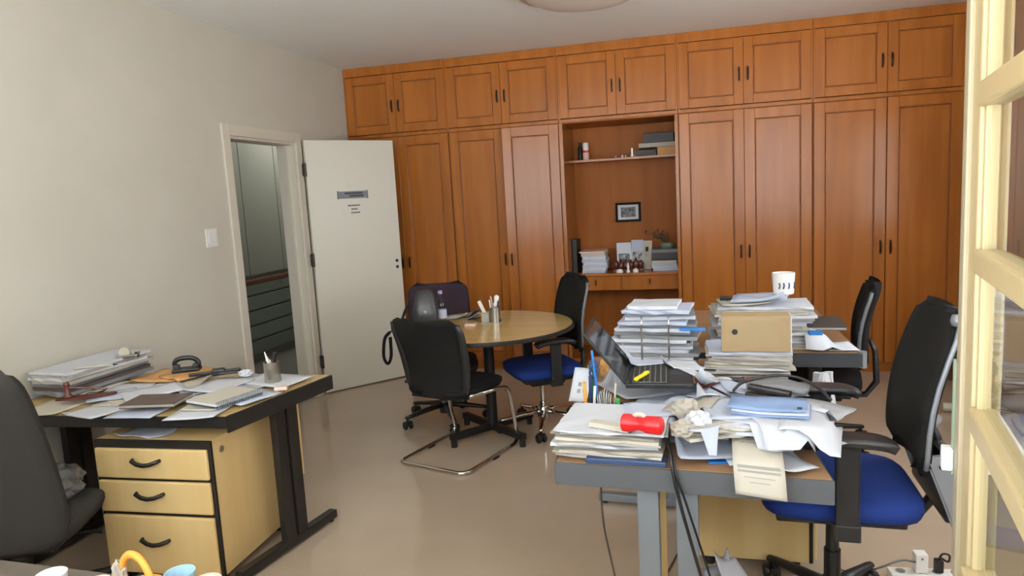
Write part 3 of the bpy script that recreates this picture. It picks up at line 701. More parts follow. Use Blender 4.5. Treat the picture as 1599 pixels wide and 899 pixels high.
for lab, x, pr_ in (('small squat white figurine on the ledge before the dark shadow lumps', 2.42, [(0,0),(.03,0),(.032,.012),(.02,.028),(0,.032)]), ('slender white figurine standing on the niche ledge', 2.495, [(0,0),(.018,0),(.016,.012),(.008,.025),(.013,.05),(.006,.065),(.009,.075),(0,.085)]), ('low white cube-shaped figurine on the ledge near the papers', 2.56, [(0,0),(.024,0),(.024,.024),(.014,.028),(.014,.034),(0,.034)])):
    tag(place(MB().lathe(pr_, 14).build('figurine', 'ceramic_white', None, 'auto'), (x, .19, ZL)), lab, 'figurine')

# ------------------------------------------------------------------ things on the round table
ZT = .74
p = onz(691, 507, ZT)
t = thing('water_bottle', 'clear plastic water bottle with violet cap on the round table', 'bottle', p)
MB().lathe([(0,.002),(.03,.002),(.035,.01),(.035,.10),(.032,.105),(.035,.11),(.035,.13),(.028,.16),(.014,.19),(.013,.21),(0,.21)], 20).build('body', 'bottle_glass', t, True)
MB().lathe([(.0352,.045),(.0356,.047),(.0356,.10),(.0352,.102)], 20).build('label_band', 'paper_cool', t, True)
mat('ceramic_violet', (150, 132, 176), .4); MB().lathe([(0,.206),(.015,.206),(.015,.224),(.012,.228),(0,.228)], 16).build('cap', 'ceramic_violet', t, 'auto')
p = onz(766, 503, ZT)
t = thing('desk_organiser', 'pale mesh pen organiser with white cards standing on the round table', 'pen holder', p)
MB().box(-.05, .0, -.03, .03, .003, .065, bev=.003).build('low_tray', 'paper_old', t); MB().lathe([(0,0),(.036,0),(.036,.10),(.033,.10),(.032,.004),(0,.004)], 20, Matrix.Translation((.035,0,0))).build('mesh_cup', 'steel', t, 'auto')
part('base', 'steel', t, (-.055, .072, -.038, .038, 0, .004))
for k, (x, y, lx, ly, L, m) in enumerate(((.03,.01,-.02,.0,.17,'paper'),(.045,-.01,.02,0,.14,'navy'),(.02,-.01,-.015,0,.15,'ceramic_white'))):
    MB().tube([(x,y,.008),(x+lx,y+ly,L)], .0045, 8).build('pen', m, t)
b = MB(); b.box(-.012, .012, -.003, .003, 0, .10, bev=.002, M=Matrix.Translation((-.03,0,.05)) @ Matrix.Rotation(R(-24), 4, 'Y')); b.build('white_tag', 'ceramic_white', t)
b = MB(); b.lathe([(0,0),(.013,.002),(.016,.02),(.012,.036),(.018,.055),(.016,.075),(0,.084)], 12, Matrix.Translation((.04,0,.10)) @ Matrix.Rotation(R(12), 4, 'Y')); b.build('white_figure', 'ceramic_white', t, True)
part('blue_foot', 'navy', t, (.06, .075, -.02, .0, .004, .02))
q = onz(715, 497, ZT); sheet('creased white leaflet on the round table behind the bottle', q.x, q.y, ZT, R(12), .15, .1, 'paper', .016, 'rt1')
q = onz(742, 499, ZT)
t = thing('booklet', 'dark glossy booklet fanned open on the round table', 'booklet', q, R(-20))
for k, (a, m) in enumerate(((8,'folder_dark'),(24,'paper'),(40,'navy'))): MB().box(-.0, .09, -.035, .035, 0, .003, M=Matrix.Translation((-.04,0,.001+k*.004)) @ Matrix.Rotation(R(-a), 4, 'Y')).build('leaf', m, t)
q = onz(735, 509, ZT); tag(place(MB().box(-.035, .035, -.025, .025, 0, .012, bev=.002).build('sticky_notes', 'pinkish'), q, R(6)), 'pale pink sticky note pad near the table edge', 'note pad')
# black bag on the table with its strap
q = Vector((1.36, -1.80, ZT))
t = thing('leather_bag', 'black leather bag with long strap on the round table', 'bag', q, R(18))
bm_ = bmesh.new(); rg = []
for zz_, a_, b2_, yo in ((0,.06,.035,0),(.012,.075,.05,0),(.06,.082,.058,-.004),(.12,.08,.056,.0),(.18,.072,.046,.008),(.22,.06,.034,.014),(.245,.045,.02,.018),(.252,.02,.006,.02)):
    ring_ = []
    for i_ in range(28):
        an = 2*math.pi*i_/28; c_, s_ = math.cos(an), math.sin(an); q_ = (abs(c_)**3+abs(s_)**3)**(-1/3); ring_.append(bm_.verts.new((a_*c_*q_, b2_*s_*q_+yo, zz_)))
    rg.append(ring_)
for A_, B_ in zip(rg, rg[1:]):
    for k_ in range(28): bm_.faces.new((A_[k_], A_[(k_+1)%28], B_[(k_+1)%28], B_[k_]))
bm_.faces.new(rg[0][::-1]); bm_.faces.new(rg[-1]); bmesh.ops.recalc_face_normals(bm_, faces=bm_.faces)
mb_ = MB(); mb_._add(bm_); mb_.build('body', 'leather', t, True)
b = MB(); b.tube(fil([(-.07,.01,.19),(-.12,-.05,.15),(-.15,-.2,.06),(-.20,-.33,.05)], .06), .011, 8, flat=.4); st = b.build('strap', 'black_fabric', t, True)
b = MB(); b.tube(fil([(-.20,-.33,.05),(-.235,-.345,.02),(-.25,-.345,-.10),(-.225,-.345,-.15),(-.20,-.345,-.10),(-.20,-.335,.02)], .045), .018, 8, flat=.5); b.build('strap_loop', 'black_fabric', t, True)
MB().lathe([(0,0),(.012,0),(.012,.004),(0,.005)], 12, Matrix.Translation((0,-.058,.11)) @ Matrix.Rotation(R(90),4,'X')).build('stud', 'steel', t)

# ------------------------------------------------------------------ things on the black-edged desk
Z = .741
def sh(label, u, v, z, rz, w=.21, h=.297, m='paper', curl=.006, seed=0, **k):
    q = onz(u, v, z); return sheet(label, q.x, q.y, z, R(rz), w, h, m, curl, str(seed)+str(u), **k)
SL1 = ['cream sheet nearest the charcoal chair back on the desk', 'white sheet poking over the desk edge below the mahogany pen stand', 'bluish sheet under the brown notebook', 'white sheet under the spiral notebook front corner', 'bluish sheet beside the kraft envelope and hole punch', 'white sheet under the black stapling tool', 'cream sheet between spiral notebook and steel pen cup', 'white sheet under the steel pen cup at the desk corner', 'bluish sheet running along the desk side under the memo block', 'white sheet between the brown notebook and the kraft envelopes', 'cream sheet under the mahogany pen stand']
G1 = 'loose sheets on the black-edged desk'; L1 = 'loose white sheet lying among others on the black-edged desk'
for k, (u, v, rz, m) in enumerate(((75,640,8,'paper_warm'),(150,645,-14,'paper'),(215,646,6,'paper_cool'),(310,645,12,'paper'),(285,600,28,'paper_cool'),(330,606,-30,'paper'),(390,600,64,'paper_warm'),(450,592,80,'paper'),(395,622,70,'paper_cool'),(200,615,30,'paper'),(140,612,-8,'paper_warm'))):
    q = onz(u, v, Z); q.x = min(max(q.x, .16), 1.10); q.y = min(max(q.y, -3.56), -3.13)
    sheet(SL1[k], q.x, q.y, Z+.0015*k, R(rz), .21, .297, m, .003, 'ld%d' % k, group=G1)
rr = random.Random(44)
for k in range(12):
    x_, y_ = rr.uniform(.36, 1.06), rr.uniform(-3.53, -3.13)
    sheet('plain pale sheet buried in the layer of papers on the black-edged desk', x_+.06*(y_+3.33), y_, Z+.0006+.0016*k, R(rr.uniform(-50, 50)), rr.choice((.21, .15)), rr.choice((.25, .20)), rr.choice(('paper', 'paper_cool', 'paper_warm', 'paper')), .005, 'lx%d' % k, group='buried sheets on the black-edged desk')
z1 = Z+.02
stack('paper_stack', 'heap of white envelopes and folders against the plain wall', .168, -3.24, z1, R(-2), .245, .50, [(.016,'folder_grey',PB),(.014,'brown_cover',PB),(.018,'folder_grey','folder'),(.014,'paper_old',PB),(.012,'paper',PB),(.012,'paper_old','envelope'),(.01,'paper','envelope')], 11, .016, 5)
for lab, u, v, rz, w, h, m, zz in (('large brown kraft envelope under the glass dispenser', 190, 585, 6, .25, .25, 'kraft', .02), ('orange-brown kraft envelope overlapping the other envelope', 245, 583, -22, .18, .23, 'kraft', .028)):
    q = onz(u, v, Z+zz); sheet(lab, max(q.x, .50 if w > .2 else .62), q.y-.02, Z+zz, R(rz), w, h, m, .004, lab, name='envelope', cat='envelope', t=.006)
q = onz(203, 578, Z+.06)
t = thing('tape_dispenser', 'clear tape dispenser on the brown envelopes', 'tape dispenser', (q.x, q.y, Z+.062), R(20))
part('body', 'steel', t, (-.05, .05, -.02, .02, 0, .018), bev=.004); MB().lathe([(.014,-.01),(.026,-.01),(.026,.01),(.014,.01)], 20, Matrix.Translation((-.012,0,.03)) @ Matrix.Rotation(R(90),4,'X')).build('tape_roll', 'paper_warm', t, 'auto'); part('cutter', 'chrome', t, (.04, .054, -.014, .014, .016, .03))
for lab, u, v, rz, m in (('wooden pencil lying across the white envelopes', 150, 577, 30, 'paper_warm'), ('thin white rod lying by the charcoal chair back', 62, 606, 20, 'paper')):
    q = onz(u, v, Z+.12 if u > 100 else Z+.03); b = MB(); b.tube([(-.09,0,.005),(.075,0,.005)], .005, 8); o = b.build('pencil', m, None, True); tp = MB(); tp.tube([(.075,0,.005),(.095,0,.005)], [.005,.001], 8); tp.build('tip', 'ink', o); tag(place(o, (max(q.x,.12), q.y, q.z if u < 100 else Z+.137), R(rz)), lab, 'pencil')
q = onz(293, 583, Z+.025)
t = thing('hole_punch', 'black two-hole punch with arched handle on the papers', 'hole punch', (q.x, q.y, Z+.026), R(28))
part('base', 'black', t, (-.065, .065, -.035, .035, 0, .016), bev=.004); b = MB(); b.tube(fil([(-.05,0,.01),(-.055,0,.05),(-.03,0,.066),(.03,0,.066),(.062,0,.042),(.05,0,.01)], .02), .012, 8); b.build('handle', 'black', t, True)
for x in (-.045, .045): part('punch_post', 'dark_plastic', t, (x-.014, x+.014, -.018, .018, .012, .035), bev=.003)
q = onz(343, 593, Z+.02)
t = thing('folding_tool', 'black long-nosed stapling tool lying on loose sheets', 'stapler', (q.x, q.y, Z+.022), R(34))
part('arm', 'black', t, (-.13, .10, -.009, .009, .008, .024), bev=.004); part('head', 'black', t, (-.03, .03, -.022, .022, 0, .032), bev=.008); part('lever', 'dark_plastic', t, (0.0, .08, -.03, -.016, .004, .016), bev=.003)
q = onz(128, 622, Z+.022)
t = thing('pen_stand', 'dark mahogany desk pen stand with turned post', 'pen stand', (q.x, q.y, Z+.024), R(16))
MB().prism([(-.10,-.035),(.03,-.035),(.14,.04),(.12,.055),(-.09,.0)], 0, .012, bev=.003).build('base', 'mahogany', t)
MB().lathe([(0,.011),(.024,.011),(.02,.02),(.01,.03),(.014,.045),(.008,.055),(.013,.07),(.01,.08),(0,.082)], 16, Matrix.Translation((-.05,-.015,0))).build('turned_post', 'mahogany', t, True)
b = MB(); b.tube([(-.045,-.01,.055),(.10,.03,.03)], .005, 8); b.build('pen', 'mahogany', t); b = MB(); b.tube([(-.05,-.015,.08),(-.065,-.012,.11)], [.006,.004], 8); b.build('quill_tip', 'steel', t)
q = onz(246, 629, Z+.022)
t = thing('notebook', 'dark brown closed notebook lying near the desk edge', 'notebook', (q.x, q.y, Z+.022), R(10))
part('cover', 'brown_cover', t, (-.12, .12, -.08, .08, 0, .003), (-.12, .12, -.08, .08, .013, .016)); part('pages', 'paper_old', t, (-.117, .118, -.077, .077, .003, .013))
q = onz(352, 622, Z+.022)
t = thing('spiral_notebook', 'white spiral-bound notebook with a wire edge on the desk', 'notebook', (q.x, q.y, Z+.022), R(-16))
part('pages', 'paper', t, (-.10, .092, -.115, .115, .003, .014), bev=.001); part('back_cover', 'ink', t, (-.10, .095, -.117, .117, 0, .003)); part('front_cover', 'paper_warm', t, (-.10, .095, -.117, .117, .0142, .0152))
for k in range(20):
    y = -.11+k*.0116; b = MB(); b.tube([(.097+.011*math.cos(a), y, .009+.014*math.sin(a)) for a in [i*2*math.pi/10 for i in range(10)]], .0022, 5, closed=True); b.build('wire_ring', 'silver', t)
q = onz(427, 594, Z+.02)
t = thing('pen_cup', 'brushed steel pen cup with a white quill and black marker', 'pen holder', (q.x, q.y, Z+.024))
MB().lathe([(0,0),(.036,0),(.037,.004),(.037,.095),(.034,.095),(.033,.005),(0,.005)], 24).build('cup', 'steel', t, 'auto')
b = MB(); b.tube([(.01,0,.008),(-.022,.005,.10),(-.035,.006,.14)], [.004,.008,.002], 8); b.build('white_quill', 'ceramic_white', t, True)
b = MB(); b.tube([(-.005,.01,.008),(.012,.012,.12)], .008, 10); mk = b.build('marker', 'black', t); b = MB(); b.tube([(.012,.012,.12),(.014,.012,.135)], .0095, 10); b.build('marker_cap', 'dark_plastic', mk)
b = MB(); b.tube([(.02,-.01,.008),(.0,-.012,.108)], .004, 8); b.build('pen', 'paper_warm', t)
q = onz(440, 607, Z+.02); tag(place(MB().box(-.028, .028, -.02, .02, 0, .016, bev=.003).build('memo_block', 'ceramic_pink'), (q.x, q.y, Z+.02), R(20)), 'small pale pink memo block by the pen cup', 'memo block')
q = onz(385, 588, Z+.02); crumple('crumpled white tissue beside the black stapling tool', q.x, q.y, Z+.02, .035, 'paper', 4, .55)
# plastic bag and sheet below the desk
q = onz(235, 676, .636); o = sheet('pale plastic sleeve lying on the drawer pedestal', q.x, q.y, .6365, R(12), .22, .16, 'paper_cool', .012, 'ps', name='plastic_sleeve', cat='sleeve')
crumple('crumpled clear plastic bag on the charcoal chair seat', .53, -3.86, .464, .12, 'plastic_bag', 6, .7, 'plastic_bag', 'bag')

# ------------------------------------------------------------------ things on the grey-edged desk
SL2 = ['white sheet below the laptop front edge on the grey desk', 'bluish sheet under the crumpled receipts', 'white sheet at the desk corner under the wad of sheets', 'bluish sheet under the black stapler', 'white sheet under the grey pouch', 'bluish sheet behind the laptop keyboard', 'white sheet between laptop lid and file stack', 'white sheet under the maroon folder end', 'bluish sheet under the receipt bundle']
G2 = 'loose sheets over the grey-edged desk'; L2 = 'loose white sheet spread over the grey-edged desk'
def dxy(a, b_): return dp(a, b_)
k = 0
for a, b_, rz, m in ((.30,.42,8,'paper'),(.46,.35,-20,'paper_cool'),(.60,.22,12,'paper'),(.62,.45,-8,'paper_cool'),(.55,.62,24,'paper'),(.38,.75,-14,'paper_cool'),(.22,.80,32,'paper'),(.62,.78,5,'paper'),(.45,.20,16,'paper_cool')):
    x, y = dxy(a, b_); sheet(SL2[k], x, y, Z+.002*k, R(rz), .21, .297, m, .004, 'rd%d' % k, group=G2, lines=0); k += 1
rr = random.Random(46)
for k in range(16):
    a_, b_ = rr.uniform(.30, .72), rr.uniform(.10, .72)
    if k > 11: a_, b_ = rr.uniform(.66, .76), rr.uniform(.12, .5)
    x, y = dxy(a_, b_)
    if a_ < .46 and .4 < b_ < .9: continue
    sheet('rumpled pale sheet in the untidy spread over the grey-edged desk', x, y, Z+.006+.0028*k, R(rr.uniform(-60, 60)), rr.choice((.21, .16, .13)), rr.choice((.26, .20)), rr.choice(('paper', 'paper_cool', 'paper', 'paper_cool', 'paper_warm')), rr.uniform(.008, .022), 'rx%d' % k, group='rumpled sheets over the grey-edged desk')
z2 = Z+.024
x, y = dxy(.178, .178)
stack('paper_stack', 'thick newspaper pile at the desk corner under the red dispenser', x, y, Z+.003, R(-3), .335, .30, [((.006 if i % 2 else .008),['newsprint','paper_warm','paper_old','newsprint','paper'][i % 5],PB) for i in range(10)], 21, .012, 4, am=.006)
x, y = dxy(.22, .03); tag(place(MB().box(-.12, .12, -.012, .05, 0, .016, bev=.003).build('document_wallet', 'folder_blue'), (x, y-.012, Z+.001), R(-3)), 'dark blue document wallet poking out below the newspaper pile', 'wallet')
zt = Z+.092
q = onz(960, 672, zt)
t = thing('eraser_box', 'long narrow white box with a black end on the newspaper pile', 'box', (q.x, q.y, zt), R(-22))
part('sleeve', 'paper_warm', t, (-.08, .055, -.018, .018, 0, .016), bev=.002); part('end', 'black', t, (.055, .062, -.016, .016, .002, .014))
q = onz(1000, 684, zt)
t = thing('tape_dispenser', 'glossy red two-lobed dispenser on the newspaper pile', 'dispenser', (q.x, q.y, zt+.002), R(-12)); t.scale = (.7, .72, .72)
X90 = Matrix.Rotation(R(90), 4, 'Y')
MB().lathe([(0,-.03),(.03,-.03),(.036,-.024),(.037,0),(.034,.02),(.026,.036),(.026,.05)], 28, Matrix.Translation((-.045,0,.037)) @ X90).build('small_lobe', 'red', t, 'auto')
MB().lathe([(.026,-.05),(.03,-.03),(.036,-.02),(.037,.035),(.034,.045),(.026,.05),(0,.05)], 28, Matrix.Translation((.048,0,.037)) @ X90).build('large_lobe', 'red', t, 'auto')
b = MB(); b.tube([(.0+.018*math.cos(a)*1.2, 0, .066+.012*math.sin(a)) for a in [math.pi*i/8 for i in range(9)]], .006, 8, flat=1.6); b.build('tape_strip', 'pinkish', t, True)
# pen tray with pens, scissors, slips
q = onz(938, 652, Z)
t = thing('pen_tray', 'grey desk tidy crammed with pens, scissors and paper slips', 'pen holder', (q.x, q.y-.012, Z+.002), R(4))
part('tray', 'dark_metal', t, (-.07, .09, -.045, .055, 0, .006), (-.07, .09, -.045, -.041, .006, .04), (-.07, .09, .051, .055, .006, .04), (-.07, -.066, -.041, .051, .006, .04), (.086, .09, -.041, .051, .006, .04))
for nm, m, pts, r in (('blue_pen','bright_blue',[(.0,.02,.008),(-.022,.03,.24)],.0045),('orange_pencil','orange',[(-.045,-.02,.008),(-.05,-.02,.135)],.006),('pen','ceramic_white',[(-.02,-.02,.008),(-.012,-.018,.12)],.005),('pen','navy',[(-.03,.0,.008),(-.03,.01,.15)],.006),('green_marker','green',[(.068,-.02,.008),(.066,-.02,.075)],.008),('blue_marker','bright_blue',[(.05,-.02,.008),(.05,-.02,.055)],.009),('pen','paper_warm',[(.05,.02,.008),(.06,.02,.12)],.004)):
    MB().tube(pts, r, 8).build(nm, m, t)
for kk in range(7): MB().box(.0+kk*.0055, .0035+kk*.0055, -.03, .03, .007, .10-.006*abs(kk-3), M=Matrix.Rotation(R(-4+kk*1.5), 4, 'Y')).build('paper_slip', ['paper_warm','paper','newsprint'][kk % 3], t)
b = MB()
for s in (-1, 1): b.tube([(-.018+.014*math.cos(a), .03, .15+s*.012+.022*math.sin(a)+.02) for a in [i*2*math.pi/12 for i in range(12)]], .005, 6, closed=True)
b.tube([(-.018,.03,.14),(-.01,.03,.01)], .006, 6); b.build('scissors', 'navy', t, True)
q = onz(897, 632, Z)
t = thing('standing_card', 'white printed card propped upright beside the desk tidy', 'card', (q.x+.01, q.y+.02, Z+.002), R(-28))
fn = lambda u, v: ((u-.5)*.085, .05*v+.012*math.sin(math.pi*u), .002+.125*v)
MB().panel(fn, 6, 6, .0015).build('card', 'paper', t, True)
for a0, b0 in ((.3,.45),(.55,.48),(.3,.25),(.6,.3)):
    MB().panel(lambda u, v: tuple(Vector(fn(a0+.16*u, b0+.12*v))+Vector((0,-.0016,.0006))), 2, 2, .0006).build('print', 'ink_soft', t)
part('prop', 'paper_warm', t, (-.03, .03, .07, .073, 0, .1)); part('prop', 'green', t, (.01, .045, .062, .066, 0, .14))
# laptop: hinge along the desk, opened towards the user
t = thing('laptop', 'open dark laptop with tilted screen on the papers', 'laptop', (2.785, -3.45, Z+.026), R(2))
bs = part('base', 'key', t, (0, .245, 0, .36, 0, .018), bev=.004)
kb = part('keyboard_deck', 'key_gap', bs, (.025, .15, .02, .34, .018, .0195))
km = MB().box(-.0078, .0078, -.0112, .0112, 0, .003, bev=.001, seg=1).build('key', 'key', kb); km.location = (.04, .035, .0195)
for i in range(6):
    for j in range(13):
        if i == 0 and j == 0: continue
        c = km.copy(); COL.objects.link(c); c.parent = kb; c.location = (.036+i*.0205, .033+j*.0244, .0195)
km.location = (.036, .033, .0195)
part('touchpad', 'dark_plastic', bs, (.165, .23, .13, .23, .018, .0186))
for yy in (.02, .34): part('hinge', 'dark_plastic', bs, (-.006, .012, yy-.015, yy+.015, .012, .024), bev=.003)
M = Matrix.Translation((0, 0, .022)) @ Matrix.Rotation(R(-38), 4, 'Y')
ld = MB().box(-.008, 0, 0, .36, 0, .235, bev=.003, M=M).build('lid', 'key', t); MB().box(0, .0012, .012, .348, .014, .222, M=M).build('display', 'screen', ld)
b = MB(); b.box(0, .0018, 0, .36, 0, .012, M=M); b.box(0, .0018, 0, .36, .224, .235, M=M); b.box(0, .0018, 0, .011, .012, .224, M=M); b.box(0, .0018, .349, .36, .012, .224, M=M); b.build('bezel', 'dark_plastic', ld)
q = onz(992, 628, Z+.06)
b = MB(); b.tube([(-.05,0,.009),(.03,0,.009)], .009, 10, flat=.8); o = b.build('highlighter', 'yellow', None, 'auto'); b = MB(); b.tube([(.03,0,.009),(.062,0,.009)], [.0095,.007], 10); b.build('cap', 'yellow', o); tag(place(o, (2.84, -3.39, Z+.0505), R(70)), 'yellow highlighter resting on the laptop keyboard', 'highlighter')
# sheets in front of and beside the laptop
for lab, u, v, zz, rz, w, h, m, cu in (('white sheet folded over before the laptop', 1030, 660, .05, 10, .22, .15, 'paper_cool', .03), ('grey creased receipt sheet beside the folded white sheet', 1080, 660, .05, -16, .16, .12, 'paper_old', .02),
        ('white form with a pen on it beside the laptop palm rest', 1125, 632, .06, -6, .17, .22, 'paper', .012), ('wide bluish white sheet behind the form', 1190, 612, .065, 18, .25, .21, 'paper_cool', .014),
        ('white sheet hanging towards the blue chair', 1262, 650, .055, -30, .21, .28, 'paper', .016), ('bluish sheet under the blue folder edge', 1150, 668, .05, 8, .21, .26, 'paper_cool', .012), ('white sheet overhanging the desk side near the chair arm', 1268, 690, .05, -12, .16, .26, 'paper', .014),
        ('small white sheet with torn corner behind the laptop', 1010, 582, .06, 22, .17, .14, 'paper_cool', .03), ('folded white sheet leaning on the file rack', 1070, 583, .07, -12, .15, .15, 'paper', .035), ('white sheet lying beside the maroon folder', 1100, 598, .06, 30, .13, .18, 'paper', .03)):
    q = onz(u, v, Z+zz); sheet(lab, q.x, q.y, Z+zz, R(rz), w, h, m, cu, lab, t=.0015)
q = onz(1125, 632, Z+.085); b = MB(); b.tube([(-.07,0,.004),(.06,0,.004)], .004, 8); o = b.build('pen', 'black', None, True); b = MB(); b.tube([(.06,0,.004),(.072,0,.004)], [.004,.001], 8); b.build('tip', 'steel', o); tag(place(o, (q.x, q.y, Z+.08), R(118)), 'slim black pen lying across the white form', 'pen')
# mid stack under the blue folder
q = onz(1200, 690, Z+.03)
stack('paper_stack', 'untidy wad of white sheets under the pale blue folder', q.x-.01, q.y+.02, Z+.022, R(-6), .30, .24, [(.009,'paper',PB),(.008,'paper_cool',PB),(.009,'paper',PB),(.007,'paper_cool',PB)], 33, .02, 9)
q = onz(1205, 667, Z+.075)
t = thing('plastic_folder', 'pale blue plastic folder stuffed with sheets', 'folder', (q.x, q.y, Z+.075), R(-10))
f1 = wav(77)
MB().panel(lambda u, v: ((u-.5)*.22, (v-.5)*.15, .008+.008*f1(u, v)), 6, 5, .003).build('cover', 'light_blue', t, True); MB().panel(lambda u, v: ((u-.5)*.215, (v-.5)*.145, .014+.01*f1(u, v)), 6, 5, .006).build('sheets', 'paper_cool', t, True); MB().panel(lambda u, v: ((u-.5)*.22-.01, (v-.5)*.11-.015, .021+.012*f1(u, v)+.012*v), 6, 5, .002).build('cover', 'light_blue', t, True)
part('clasp', 'ink', t, (.075, .088, -.05, -.038, .028, .036))
q = onz(1200, 640, Z+.09)
t = thing('stapler', 'black stapler lying on the sheets by the pale blue folder', 'stapler', (q.x, q.y, Z+.088), R(-24))
part('base', 'black', t, (-.07, .07, -.016, .016, 0, .01), bev=.003); MB().box(-.065, .07, -.014, .014, .014, .034, bev=.006, M=Matrix.Rotation(R(4), 4, 'Y')).build('arm', 'black', t); part('jaw', 'steel', t, (.055, .07, -.012, .012, .008, .018))
q = onz(1215, 620, Z+.075)
t = thing('glasses_pouch', 'soft grey pouch with a curved dark strap on the papers', 'pouch', (q.x, q.y, Z+.078), R(-12))
f2 = wav(5); MB().panel(lambda u, v: ((u-.5)*.2*(.5+.5*rrect(.05+.9*v,4)), (v-.5)*.11, .012+.012*f2(u,v)+.012*math.sin(math.pi*u)), 8, 6, .02).build('body', 'folder_grey', t, True)
b = MB(); b.tube(fil([(-.14,-.05,.012),(-.12,.01,.03),(-.02,.05,.05),(.06,.05,.05),(.13,0,.03),(.17,-.08,.012)], .05), .005, 8); b.build('strap', 'dark_plastic', t, True)
# crumpled receipts near the cable
for j, (u, v, rad, m) in enumerate(((1072,672,.045,'paper_old'),(1092,690,.04,'paper'),(1066,700,.035,'paper_old'))):
    q = onz(u, v, Z+.05); crumple(['crumpled greyish receipt beside the red dispenser','crumpled white receipt on the heap by the hanging cable','small crumpled greyish receipt at the desk edge'][j], q.x, q.y, Z+.035 if j < 2 else Z+.03, rad, m, 40+j, .8)
q = onz(1112, 712, Z+.02)
stack('receipt_bundle', 'bundle of long creased receipts at the desk edge', q.x, q.y+.03, Z+.02, R(24), .19, .09, [(.008,'paper_warm','receipt'),(.008,'paper_old','receipt'),(.008,'paper_warm','receipt'),(.007,'newsprint','receipt')], 50, .012, 14, 'receipts', .008)
q = onz(1128, 725, Z+.002); tag(place(MB().box(-.06, .06, -.02, .03, 0, .006, bev=.001).build('blue_card', 'bright_blue'), (q.x+.02, q.y+.03, Z+.004), R(8)), 'bright blue card peeping out below the receipts', 'card')
# leaflet bent over the desk edge
xa, ya = dxy(.585, 0)
t = thing('leaflet', 'cream printed leaflet bent over the grey desk edge', 'leaflet', (xa, ya, 0), R(-4))
prof = [(.15,.806),(.10,.803),(.05,.797),(.0,.785),(-.022,.768),(-.032,.745),(-.036,.72),(-.040,.695)]
def lf(u, v):
    s = v*(len(prof)-1); i = min(int(s), len(prof)-2); f = s-i; a, b_ = prof[i], prof[i+1]
    return ((u-.5)*.135+.012*v, a[0]*(1-f)+b_[0]*f, a[1]*(1-f)+b_[1]*f-.012*(u-.5)*v)
MB().panel(lf, 5, 14, .0016).build('sheet', 'paper_warm', t, True)
for v0, u0, u1, hh in ((.10,.3,.7,.012),(.16,.2,.8,.01),(.52,.08,.92,.05),(.60,.08,.92,.035),(.70,.2,.8,.012),(.78,.3,.7,.012)):
    MB().panel(lambda u, v: tuple(Vector(lf(u0+(u1-u0)*u, v0+hh*v))+Vector((0,-.0014,.0012))), 4, 2, .0004).build('print', 'ink_soft', t)
# rear part of the desk: wire rack, file stack, archive box
mm = ['folder_grey','paper_cool','folder_grey','paper','folder_grey','paper_cool','folder_grey','paper_cool','paper_warm','paper']
stack('file_stack', 'tall stack of grey and white files behind the laptop in a wire rack', 2.872, -2.79, Z+.024, R(-2), .36, .24, [(.0145,mm[(i*3+i//4) % 10],'file', (.97 if i < 11 else .85), 1) for i in range(15)]+[(.014,'paper','file',.6,.9)], 61, .024, 6, am=.006)
tag(place(MB().box(-.055, .055, -.012, .012, 0, .012, bev=.002).build('index_tab', 'bright_blue'), (3.03, -2.935, Z+.20), R(-2)), 'bright blue tab sticking out of the grey file stack', 'tab')
t = thing('wire_rack', 'slim chrome wire file rack around the grey file stack', 'rack', (2.88, -2.79, Z+.002))
for x in (-.065, .05):
    b = MB(); b.tube(fil([(x,.15,.004),(x,-.172,.004),(x,-.172,.24),(x,-.155,.26)], .012), .004, 8); b.build('upright_wire', 'chrome', t, True)
b = MB(); b.tube([(-.17,-.12,.004),(.17,-.12,.004)], .0035, 6); b.build('floor_wire', 'chrome', t); b = MB(); b.tube([(-.17,.12,.004),(.17,.12,.004)], .0035, 6); b.build('floor_wire', 'chrome', t)
stack('paper_stack', 'yellowing pile of files under the brown archive box', 3.262, -2.87, Z+.02, R(-3), .34, .26, [(.0075,['paper_warm','newsprint','paper_old','newsprint','paper_warm','paper','paper_old'][i % 7],PB) for i in range(12)]+[(.01,'paper_cool',PB)], 71, .018, 6, am=.005)
t = thing('archive_box', 'brown cardboard archive box with round finger hole on the file pile', 'box', (3.285, -2.90, Z+.155), R(-2))
part('body', 'card', t, (-.135, .135, -.11, .0, 0, .15), bev=.002); part('lid_flap', 'card', t, (-.128, .128, -.112, -.11, .006, .144)); part('inner_edge', 'paper', t, (.135, .139, -.11, 0, .0, .148))
b = MB(); b.lathe([(0,0),(.0115,0),(.0115,.002),(0,.002)], 20, Matrix.Translation((-.082,-.112,.085)) @ Matrix.Rotation(R(90),4,'X')); b.build('finger_hole', 'black', t)
for zz in (.012, .136): part('score_line', 'kraft', t, (-.10, .10, -.1128, -.112, zz, zz+.002))
for xx in (-.115, -.105, .095, .108): part('score_line', 'kraft', t, (xx, xx+.0015, -.1128, -.112, .015, .135))
q = onz(1150, 607, Z+.01); tag(place(MB().box(-.15, .13, -.09, .09, 0, .009, bev=.002).build('maroon_folder', 'maroon'), (q.x, q.y, Z+.03), R(6)), 'maroon card folder below the yellowing file pile', 'folder')
q = onz(1150, 593, Z+.045)
t = thing('metal_clip', 'dark metal spring clip on the maroon folder', 'clip', (q.x, q.y, Z+.045), R(-10)); part('jaw', 'dark_metal', t, (-.045, .03, -.016, .016, 0, .018), bev=.004); MB().lathe([(0,-.012),(.012,-.012),(.012,.012),(0,.012)], 14, Matrix.Translation((.034,0,.014))).build('knob', 'chrome', t, 'auto')
for lab, u, v, rz, m in (('brown paper wrapper tucked behind the laptop lid', 955, 560, 40, 'kraft'), ('crumpled tan wrapper beside the grey file stack', 978, 570, -30, 'card')):
    q = onz(u, v, Z+.08); crumple(lab, max(q.x, 2.63), q.y, Z+.003, .055, m, 80+u, 1.2, 'paper_wrapper', 'wrapper')

